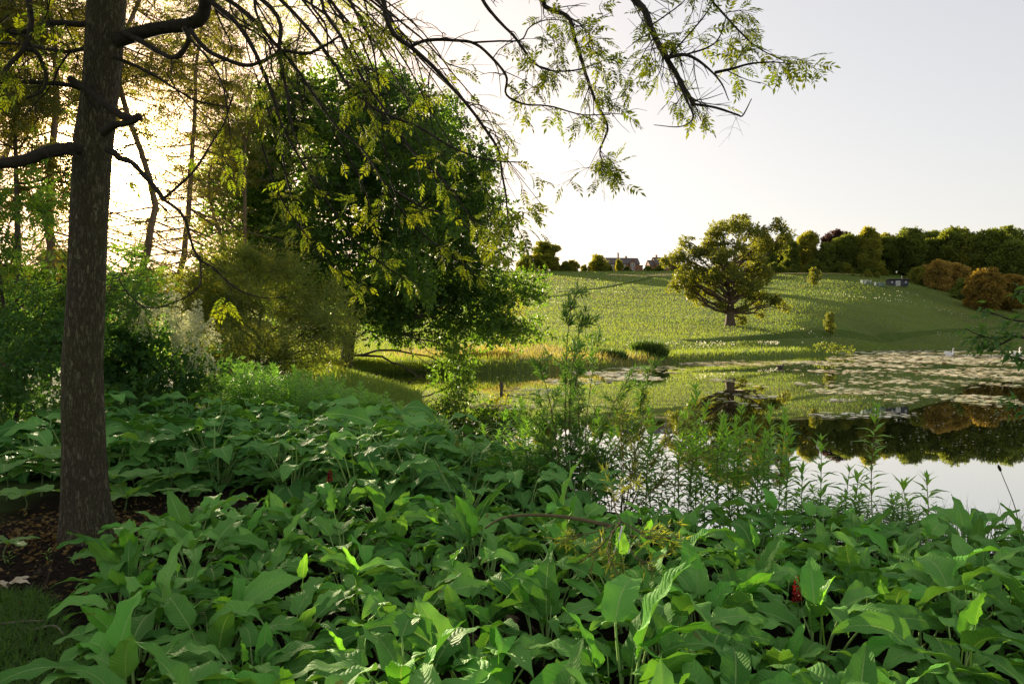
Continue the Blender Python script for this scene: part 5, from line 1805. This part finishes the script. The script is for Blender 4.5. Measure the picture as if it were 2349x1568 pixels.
sd_ = 7.4
sb = Q(1325, 1175, sd_); sb[2] = gz(sb[0], sd_) - .03
wispy('wispy_sapling', 'tall wispy sapling with many thin stems and narrow leaves at the water edge', sb,
      [([(1320, 1190), (1312, 1080), (1306, 960), (1312, 850), (1330, 760), (1345, 725)], .011, 0), ([(1316, 1190), (1300, 1060), (1298, 930), (1300, 800), (1312, 700), (1338, 655)], .010, .2), ([(1325, 1190), (1340, 1080), (1345, 960), (1360, 850), (1375, 770)], .009, .2),
       ([(1310, 1190), (1285, 1080), (1268, 960), (1252, 880), (1232, 830)], .009, -.2), ([(1330, 1190), (1350, 1090), (1380, 1000), (1420, 900), (1460, 850)], .009, .3), ([(1334, 1190), (1370, 1100), (1415, 1020), (1470, 930), (1495, 830)], .008, -.3),
       ([(1306, 1190), (1280, 1100), (1245, 1010), (1225, 950)], .008, .3), ([(1328, 1190), (1330, 1050), (1325, 900), (1318, 800)], .009, -.3), ([(1340, 1190), (1360, 1120), (1400, 1060), (1440, 1010)], .007, .1), ([(1300, 1190), (1265, 1120), (1210, 1060)], .006, -.2)],
      34, .09, M['shade_leaf'], M['stem_brown'], sd_)
sb2 = Q(1430, 1180, 7.0); sb2[2] = gz(sb2[0], 7.0) - .03
wispy('wispy_sapling', 'shorter sparse sapling with reddish stems right of the tall wispy one', sb2,
      [([(1430, 1190), (1450, 1080), (1470, 980), (1480, 900)], .008, .2), ([(1436, 1190), (1480, 1090), (1540, 1000), (1590, 950)], .007, 0), ([(1425, 1190), (1430, 1080), (1425, 990), (1432, 930)], .007, -.2), ([(1440, 1190), (1500, 1120), (1560, 1070), (1620, 1040)], .006, .1)],
      26, .085, M['willow_leaf'], M['stem_red'], 7.0)
# cut branch lying on the bed
bd = 4.35
fb = Q(1400, 1235, bd)
ft = wispy('fallen_branch', 'cut willow branch with yellowing narrow leaves lying on the bed', fb,
           [([(1425, 1195), (1400, 1225), (1370, 1260), (1330, 1290)], .006, -.2), ([(1420, 1200), (1440, 1240), (1460, 1280), (1500, 1300)], .005, -.2), ([(1425, 1195), (1380, 1215), (1330, 1225), (1290, 1230)], .005, 0),
            ([(1425, 1195), (1410, 1160), (1430, 1130), (1450, 1110)], .005, .2), ([(1425, 1195), (1460, 1215), (1500, 1235), (1540, 1245)], .005, 0), ([(1415, 1205), (1395, 1250), (1400, 1290), (1430, 1320)], .005, -.3)],
           22, .075, M['willow_leaf'], M['stem_brown'], bd)
ft['category'] = 'branch'


def stick(name, lab, pts, d, w0, w1, mat, dl=0.0, cat='stick'):
    q = np.array([Q(a, b, d + dl * i / (len(pts) - 1)) for i, (a, b) in enumerate(pts)])
    c = q.mean(0)
    V, F = tube(path(q - c, 18, .01, rng), np.linspace(w0, w1, 18), 7)
    o = mk(name, V, F, mat, smooth=True)
    o.location = c
    return tag(o, lab, cat)


stick('pale_stick', 'bare white stick slanting down through the cut willow branch', [(1428, 1205), (1420, 1235), (1410, 1262), (1395, 1292)], 4.3, .006, .004, M['pale_stick'], -.1)
stick('dead_branch', 'long bare brown branch lying across the bed behind the cut willow', [(1105, 1215), (1160, 1185), (1240, 1180), (1320, 1188), (1400, 1205)], 5.0, .006, .014, M['stem_brown'], -.3)
stick('dead_branch', 'crooked bare branch right of the cut willow on the bed', [(1400, 1218), (1440, 1228), (1500, 1232), (1560, 1230)], 4.6, .011, .006, M['stem_brown'])


def ground_stick(name, lab, pts, w0, w1, mat):
    q = np.array([[x, y, gz(x, y) + h] for x, y, h in pts]); c = q.mean(0)
    V, F = tube(path(q - c, 16, .012, rng), np.linspace(w0, w1, 16), 7)
    o = mk(name, V, F, mat, smooth=True); o.location = c
    return tag(o, lab, 'stick')


def gp(fx, fy):
    """ground point of the garden seen at an FI pixel"""
    b = fy * K - 341.5; d = (EYE - .52) * FPX / b
    return ((fx * K - 512) / FPX * d, d)


a, b, c, e = gp(-60, 1446), gp(40, 1440), gp(100, 1438), gp(150, 1470)
ground_stick('garden_stick', 'thin pale stick lying on the grass in the lower left corner', [(a[0], a[1], .02), (b[0], b[1], .03), (c[0], c[1], .03)], .008, .005, M['dead_wood'])
ground_stick('garden_stick', 'curved grey twig on the soil at the bed edge in the lower left', [(c[0], c[1] - .1, .02), (c[0] + .12, c[1] - .1, .04), (e[0], e[1], .02)], .008, .005, M['dead_wood'])

# withered leaf, small weeds, chips and litter on the soil
wl = thing('withered_leaf', 'curled pale dead leaf lying on the bare soil', 'leaf', (*gp(15, 1358), .55))
DL = leaf_mesh('blade', M['dead_leaf'], rng, .17, .07, .02, 1.3, .5, -.3, .6, .08, .3)
for k, an in enumerate((-.2, .9, 2.7)):
    o = ob('blade', DL, wl); o.rotation_euler = (0, 0, an); o.scale = (1 - .15 * k,) * 3
for fx, fy, lab in ((110, 1290, 'small weed seedling on the soil left of the trunk foot'), (170, 1300, 'tiny seedling beside the trunk foot'), (20, 1300, 'small weed seedling at the left edge of the soil')):
    x, y = gp(fx, fy)
    t = thing('seedling', lab, 'weed', (x, y, gz(x, y)))
    for k in range(7):
        o = ob('leaf', LEAF1, t, (0, 0, .02 + .012 * k)); o.rotation_euler = (rng.normal(0, .2), -.5, k * 2.4); o.scale = (.06,) * 3
a = Acc()
n = 26000
x = rng.uniform(-4.6, -.6, n); y = rng.uniform(2.9, 8.5, n)
keep = rng.uniform(0, 1, n) < np.clip(3.2 / y, 0, 1)
x, y = x[keep], y[keep]; n = len(x)
z = ground(x, y) + rng.uniform(.0, .018, n)
scatter(a, leaflet2(1, .35, .1), np.stack([x, y, z], 1), rng.normal(0, 1, (n, 3)) * [1, 1, .25], rng.uniform(.012, .045, n), rng.uniform(0, 6, n), rng.uniform(0, 1, n))
o = a.obj('bark_mulch', M['chip']); o['kind'] = 'stuff'
a = Acc(); n = 1100
x = rng.normal(-3.55, .55, n); y = rng.normal(6.2, .45, n)
z = ground(x, y) + rng.uniform(.005, .05, n)
scatter(a, leaflet2(1, .5, .2), np.stack([x, y, z], 1), rng.normal(0, 1, (n, 3)) * [1, 1, .4], rng.uniform(.02, .06, n), rng.uniform(0, 6, n), rng.uniform(0, 1, n))
m_ = 500
x = rng.uniform(-4, -1.2, m_); y = rng.uniform(3.2, 6, m_)
scatter(a, leaflet2(1, .3, .2), np.stack([x, y, ground(x, y) + .012], 1), rng.normal(0, 1, (m_, 3)) * [1, 1, .2], rng.uniform(.02, .07, m_), rng.uniform(0, 6, m_), rng.uniform(0, 1, m_))
o = a.obj('leaf_litter', M['litter']); o['kind'] = 'stuff'


def blades(name, x, y, h, w, mat, lean=.35, zoff=0.0, kind='stuff'):
    n = len(x); z = ground(x, y) + zoff
    az = rng.uniform(0, 6.28, n); la = rng.normal(0, lean, (n, 2))
    base = np.stack([x, y, z], 1)
    side = np.stack([np.cos(az), np.sin(az), np.zeros(n)], 1) * (w / 2)[:, None]
    mid = base + np.stack([la[:, 0] * h * .35, la[:, 1] * h * .35, h * .55], 1)
    tip = base + np.stack([la[:, 0] * h, la[:, 1] * h, h * (1 - .25 * (la ** 2).sum(1).clip(0, 1))], 1)
    V = np.stack([base - side, base + side, mid + side * .75, mid - side * .75, tip], 1).reshape(-1, 3)
    i = np.arange(n)[:, None] * 5
    F4 = i + np.array([[0, 1, 2, 3]]); F3 = i + np.array([[3, 2, 4]])
    me = mk_mesh(name, V, [F3, F4], mat, rnd=np.repeat(np.clip(rng.uniform(0, 1, n) * .45 + .55 * np.clip(1.8 * (fbm(x * .045, y * .07, 6) - .22), 0, 1), 0, .99), 5))
    o = ob(name, me)
    if kind:
        o['kind'] = kind
    return o


# grass in the lower left corner
n = 16000
x = rng.uniform(-3.4, -1.75, n); y = rng.uniform(2.9, 4.6, n)
k = (y < 4.15 + .5 * (fbm(x * 2, y * 2, 12) - .5) - (x + 2.5) * .9) & (rng.uniform(0, 1, n) < .9)
x, y = x[k], y[k]
blades('lawn_grass', x, y, rng.uniform(.03, .10, len(x)), rng.uniform(.004, .008, len(x)), M['grass_near'], .8)

# grass of the far bank and the meadow
rng = np.random.default_rng(55)
n = 290000
u = rng.uniform(-.75, .82, n); d = np.exp(rng.uniform(math.log(46), math.log(405), n))
x = u * d; y = d
s = sdist(x, y)
pth = np.vstack([path(np.array([[*on_hill(a, b)[:2], 0] for a, b in q]), 60)[:, :2] for q in PATHS])
pd = np.full(len(x), 1e9)
for a, b in pth:
    pd = np.minimum(pd, (x - a) ** 2 + ((y - b) * .8) ** 2)
k = (s > -.1) & ~((x < -9) & (y < 52)) & (pd > 3.2)
x, y, d, s = x[k], y[k], d[k], s[k]
gold = (fbm(x * .06, y * .09, 31) + .35 * np.exp(-((x - 4) / 18) ** 2 - ((y - 66) / 14) ** 2) + .2 * np.exp(-((x + 8) / 8) ** 2 - ((y - 60) / 10) ** 2)) > .74
h = (.28 + .0012 * d) * rng.uniform(.6, 1.3, len(x)) * (.8 + .9 * (fbm(x * .12, y * .12, 14) - .3))
h = np.where(s < 3.5, h * 1.7, h) * np.interp(d, [60, 100, 400], [1, .72, .85])
w = .0007 * d * rng.uniform(.6, 1.3, len(x))
blades('meadow_grass', x[~gold], y[~gold], h[~gold], w[~gold], M['grass_far'], .35, -.02)
g = gold & (rng.uniform(0, 1, len(x)) < .8)
blades('golden_grass', x[g], y[g], h[g] * 1.1, w[g] * .8, M['grass_gold'], .4, -.02)
# white flowers scattered over the slope
n = 9000
u = rng.uniform(-.05, .75, n); d = rng.uniform(75, 330, n); x = u * d
k = (fbm(x * .03, d * .07, 41) > .66) & (sdist(x, d) > 4)
x, d = x[k], d[k]
a = Acc()
scatter(a, (np.array([[-.5, -.5, 0], [.5, -.5, 0], [.5, .5, .15], [-.5, .5, .15]]), np.array([[0, 1, 2, 3]])), np.stack([x, d, ground(x, d) + .5 + .0012 * d], 1), np.tile([1.0, 0, 0.2], (len(x), 1)) + rng.normal(0, .4, (len(x), 3)), rng.uniform(.0004, .0010, len(x)) * d, rng.uniform(.8, 2.2, len(x)), rng.uniform(0, 1, len(x)))
o = a.obj('meadow_flowers', M['meadow_flower']); o['kind'] = 'stuff'
# cow parsley on the bank in front of the oak
n = 700
t = rng.uniform(0, 1, n)
x = 12 + 40 * t + rng.normal(0, 1, n); y = np.interp(x, [6, 13.4, 24, 40, 65], [57, 69, 85, 107, 145]) + 2.5 + rng.uniform(0, 4, n)
x -= .8
k = ((fbm(x * .35, y * .2, 3) > .52) & (rng.uniform(0, 1, len(x)) < .16))
x, y = x[k], y[k]
a = Acc()
for i in range(7):
    scatter(a, leaflet2(1, .9, .1), np.stack([x + rng.normal(0, .18, len(x)), y + rng.normal(0, .1, len(x)), ground(x, y) + rng.uniform(.9, 1.35, len(x))], 1), rng.normal(0, 1, (len(x), 3)), rng.uniform(.08, .18, len(x)), rng.uniform(0, 6, len(x)), rng.uniform(0, 1, len(x)))
o = a.obj('cow_parsley', M['meadow_flower']); o['kind'] = 'stuff'
# rank grass on the near bank from the beds to the drooping tree
n = 26000
t = rng.uniform(0, 1, n)
i0 = rng.integers(4, 13, n)
A = SHORE[i0]; B = SHORE[i0 + 1]
pt = A + (B - A) * rng.uniform(0, 1, n)[:, None] + np.stack([-np.abs(rng.normal(0, 1.6, n)), rng.normal(0, .4, n)], 1)
x, y = pt[:, 0], pt[:, 1]
k = (sdist(x, y) > -.05) & (y > 9.0)
x, y = x[k], y[k]
blades('bank_grass', x, y, rng.uniform(.2, .6, len(x)) * np.clip(y / 22, .45, 1), .0012 * y + .003, M['grass_far'], .35, -.02)


def tussock(lab, fx, fy, d, n, r, h, mat=None):
    x0 = (fx * K - 512) / FPX * d
    c = np.array([x0, d, gz(x0, d)])
    ang = rng.uniform(0, 6.28, n); rr = r * np.sqrt(rng.uniform(0, 1, n))
    o = blades('sedge_tussock', x0 + rr * np.cos(ang), d + rr * np.sin(ang) * .6, h * rng.uniform(.6, 1.1, n), np.full(n, .0016 * d), mat or M['sedge'], .4, -.05, 'stuff')
    o['kind'] = 'thing'
    me = o.data
    co = np.zeros(len(me.vertices) * 3, np.float32); me.vertices.foreach_get('co', co)
    co = co.reshape(-1, 3) - c; me.vertices.foreach_set('co', co.ravel().astype(np.float32)); me.update()
    o.location = c
    for_ = thing('sedge_tussock', lab, 'tussock', c)
    o.parent = for_; o.location = (0, 0, 0); o.name = 'foliage'; o['kind'] = 'stuff'


tussock('tall dark sedge tussock on the far bank left of the oak', 1490, 805, 74, 900, 1.7, 1.7)
tussock('smaller sedge tussock at the water line left of the tall one', 1400, 835, 66, 500, 1.5, .9)
tussock('rounded golden tussock on the bank by the wooden posts', 1125, 815, 56, 700, 2.2, 1.0, M['grass_gold'])

# fine reeds at the right-hand water edge and the bulrush
n = 420
x = rng.uniform(2.9, 5.0, n); y = 6.1 + rng.uniform(0, 1.0, n) + .1 * (x - 3)
blades('reed_grass', x, y, rng.uniform(.22, .62, n), np.full(n, .008), M['sedge'], .35, -.02)


def bulrush():
    d = 6.3
    top = Q(2295, 1078, d); x0, y0 = top[0] + .17, d
    b = np.array([x0, y0, gz(x0, y0)])
    t = thing('bulrush', 'single dark bulrush stem with a seed head leaning against the white water', 'reed', b)
    q = path(np.array([[0, 0, -.03], [-.03, 0, (top[2] - b[2]) * .5], [-.17, 0, top[2] - b[2]]]), 10)
    V, F = tube(q, np.linspace(.005, .003, 10), 5); mk('stem', V, F, M['stem_brown'], t, smooth=True)
    T = (q[-1] - q[-2]) / np.linalg.norm(q[-1] - q[-2])
    h = np.array([q[-1] + T * s for s in np.linspace(-.01, .055, 7)])
    V, F = tube(h, np.array([.003, .010, .0125, .013, .0125, .009, .002]), 8); mk('seed_head', V, F, M['limb_bark'], t, smooth=True)


bulrush()


def flower_spike(fx, fy, d, lab, L):
    top = Q(fx, fy, d); b = np.array([top[0], d, gz(top[0], d)])
    t = thing('flower_spike', lab, 'flower', b)
    H = top[2] - b[2]
    V, F = tube(path(np.array([[0, 0, -.02], [.01, 0, H * .6], [0, 0, H]]), 6), np.linspace(.004, .002, 6), 4); mk('stem', V, F, M['stem_green'], t, smooth=True)
    a = Acc(); n = 130; tt = rng.uniform(0, 1, n); an = rng.uniform(0, 6.28, n)
    scatter(a, leaflet2(1, .6), np.stack([np.cos(an) * .004, np.sin(an) * .004, H - L + tt * L], 1), np.stack([np.cos(an), np.sin(an), rng.uniform(0, 1.2, n)], 1), .026 * (1.05 - .7 * tt), rng.uniform(0, 6, n), rng.uniform(0, 1, n))
    o = a.obj('flower_head', M['red_flower'], t); o['kind'] = 'stuff'


flower_spike(1827, 1322, 3.75, 'dark red flower spike among the leaves on the right of the bed', .13)
flower_spike(757, 1075, 5.9, 'small reddish flower spike at the back of the bed', .10)

# ------------------------------------------------------------------ floating leaf rafts on the lake
rng = np.random.default_rng(66)
PADT = (np.array([[1, 0, 0], [.5, .85, 0], [-.5, .85, 0], [-1, 0, 0], [-.5, -.85, 0], [.5, -.85, 0]], float), np.array([[0, 1, 2, 3], [0, 3, 4, 5]]))
pp = []; pr_ = []


def raft(x0, x1, y0, y1, cover, thr=.45, f=.5):
    d1 = EYE * FPX / max(7.0, y0 * K - 341.5); d0 = EYE * FPX / max(7.2, y1 * K - 341.5)
    dm = (d0 + d1) / 2
    X0 = (x0 * K - 512) / FPX; X1 = (x1 * K - 512) / FPX
    rad = .0042 * dm
    area = (X1 - X0) * dm * (d1 - d0)
    n = int(min(9000, .45 * cover * area / (2.6 * rad * rad)))
    dd = rng.uniform(d0, d1, n); uu = rng.uniform(X0, X1, n)
    e = ((uu - (X0 + X1) / 2) / ((X1 - X0) / 2)) ** 2 + ((dd - dm) / ((d1 - d0) / 2)) ** 2
    xx = uu * dd
    g = fbm(xx * f * 40 / dm + x0, dd * f * 10 / dm, 21)
    k = (g > thr + .18 * np.clip(e - .5, 0, 2)) & (sdist(xx, dd) < -.3)
    pp.append(np.stack([xx[k], dd[k]], 1)); pr_.append(rad * rng.uniform(.6, 1.3, k.sum()))


for r in ((1700, 2420, 803, 812, 1.0, .40), (1900, 2420, 812, 832, 1.5, .36), (1560, 2420, 826, 842, 1.1, .43), (1850, 2420, 842, 862, 1.1, .47), (2100, 2420, 858, 900, 1.0, .49), (1300, 1560, 852, 872, 1.8, .32), (1230, 1450, 868, 880, 1.0, .42),
          (1760, 1900, 845, 856, .8, .45), (1780, 2000, 876, 886, 1.0, .42), (1850, 2130, 888, 905, 1.3, .40), (1900, 2349, 905, 925, 1.0, .46), (1580, 1700, 868, 876, 1.0, .4), (1700, 1780, 905, 913, 1.2, .36),
          (1100, 1300, 890, 905, 1.0, .42), (1060, 1250, 925, 940, .9, .44), (1840, 1960, 915, 920, 1.2, .36), (2180, 2349, 918, 934, 1.2, .4), (2000, 2100, 945, 958, 1.0, .40), (1850, 2000, 945, 960, .8, .46), (940, 1120, 838, 850, .8, .46), (1350, 1700, 838, 848, .9, .46), (1950, 2200, 870, 880, 1.2, .38), (1600, 2349, 850, 935, .22, .54)):
    raft(*r)
n = 1600                                              # stray leaves and duckweed flecks
u = rng.uniform(-.02, .70, n); dd = np.exp(rng.uniform(math.log(14), math.log(70), n)); xx = u * dd
k = (sdist(xx, dd) < -.4) & (fbm(xx * .25, dd * .08, 33) > .45)
pp.append(np.stack([xx[k], dd[k]], 1)); pr_.append(.0011 * dd[k] * rng.uniform(.5, 1.5, k.sum()))
pp = np.concatenate(pp); pr_ = np.concatenate(pr_); n = len(pp)
a = Acc()
pos = np.column_stack([pp, .012 + rng.uniform(0, .02, n)])
az = rng.uniform(0, 6.28, n)
scatter(a, PADT, pos, np.stack([np.cos(az), np.sin(az), rng.normal(0, .03, n)], 1), pr_, rng.normal(0, .05, n), np.clip(fbm(pp[:, 0] * .08, pp[:, 1] * .03, 5) * .8 + rng.uniform(0, .3, n), 0, .99))
o = a.obj('lily_pads', M['pad']); o['kind'] = 'stuff'

# ------------------------------------------------------------------ posts and birds
for fx, fy_top, d, lab, hh in ((1150.5, 880, 33, 'short dark stake standing in the water by the drooping tree', .32), (1161, 830, 52.5, 'wooden post at the far bank below the drooping tree', .95)):
    x = (fx * K - 512) / FPX * d
    V, F = tube(path(np.array([[.02, 0, -.6], [0, 0, 0], [-.01, 0, hh * .5], [-.02, 0, hh]]), 8), np.array([.075, .075, .074, .073, .072, .07, .068, .06]), 9)
    o = mk('wooden_post', V, F, M['dark_bark'], smooth=True)
    o.location = (x, d, 0.0)
    tag(o, lab, 'post')
M['swan_white'] = solid_mat('swan_white', (0.74, 0.73, 0.70), (0.82, 0.81, 0.78), (6, 6, 6), 0.8)
M['beak_orange'] = solid_mat('beak_orange', (0.55, 0.20, 0.03), (0.62, 0.26, 0.04), (6, 6, 6), 0.6)
M['duck_dark'] = solid_mat('duck_dark', (0.02, 0.018, 0.016), (0.05, 0.04, 0.032), (9, 9, 9), 0.7)


def swan(fx, d, face, lab, s=1.25):
    x = (fx * K - 512) / FPX * d
    t = thing('swan', lab, 'swan', (x, d, 0), 'swans on the far water')
    pts = np.array([[-.72, 0, .30], [-.55, 0, .24], [-.30, 0, .17], [0, 0, .13], [.25, 0, .15], [.42, 0, .26], [.48, 0, .45], [.45, 0, .66], [.47, 0, .84], [.55, 0, .90], [.63, 0, .87]])
    q = path(pts, 34)
    r = np.interp(np.linspace(0, 10, 34), np.arange(11), [.02, .10, .21, .25, .22, .12, .07, .055, .055, .065, .03])
    V, F = tube(q, r, 14)
    mk('body', V, F, M['swan_white'], t, smooth=True)
    for sgn in (-1, 1):
        w = path(np.array([[.22, sgn * .17, .22], [-.1, sgn * .22, .32], [-.45, sgn * .13, .36], [-.68, sgn * .05, .36]]), 12)
        V, F = tube(w, np.interp(np.linspace(0, 1, 12), [0, .3, .7, 1], [.05, .13, .10, .02]), 8)
        mk('wing', V, F, M['swan_white'], t, smooth=True)
    V, F = tube(path(np.array([[.62, 0, .87], [.70, 0, .84], [.76, 0, .815]]), 5), np.array([.032, .03, .026, .02, .008]), 6)
    mk('beak', V, F, M['beak_orange'], t, smooth=True)
    t.scale = (s * face, s, s)


swan(2178, 118, 1, 'faint white swan farther left on the pale floating leaves', 1.2)
swan(2330, 118, 1, 'bright white swan near the right edge with an upright neck', 1.35)


def duck(fx, d, lab):
    x = (fx * K - 512) / FPX * d
    t = thing('duck', lab, 'duck', (x, d, 0))
    q = path(np.array([[-.30, 0, .16], [-.15, 0, .10], [.05, 0, .08], [.18, 0, .14], [.20, 0, .26], [.28, 0, .27]]), 18)
    V, F = tube(q, np.interp(np.linspace(0, 5, 18), np.arange(6), [.02, .11, .13, .08, .065, .03]), 10)
    mk('body', V, F, M['duck_dark'], t, smooth=True)
    V, F = tube(path(np.array([[.27, 0, .27], [.32, 0, .26], [.36, 0, .25]]), 4), np.array([.022, .02, .016, .005]), 6)
    mk('beak', V, F, M['white_paint'], t, smooth=True)
    t.scale = (1.0, 1.0, 1.0)


duck(1790, 60, 'small dark waterbird swimming in the middle of the lake')
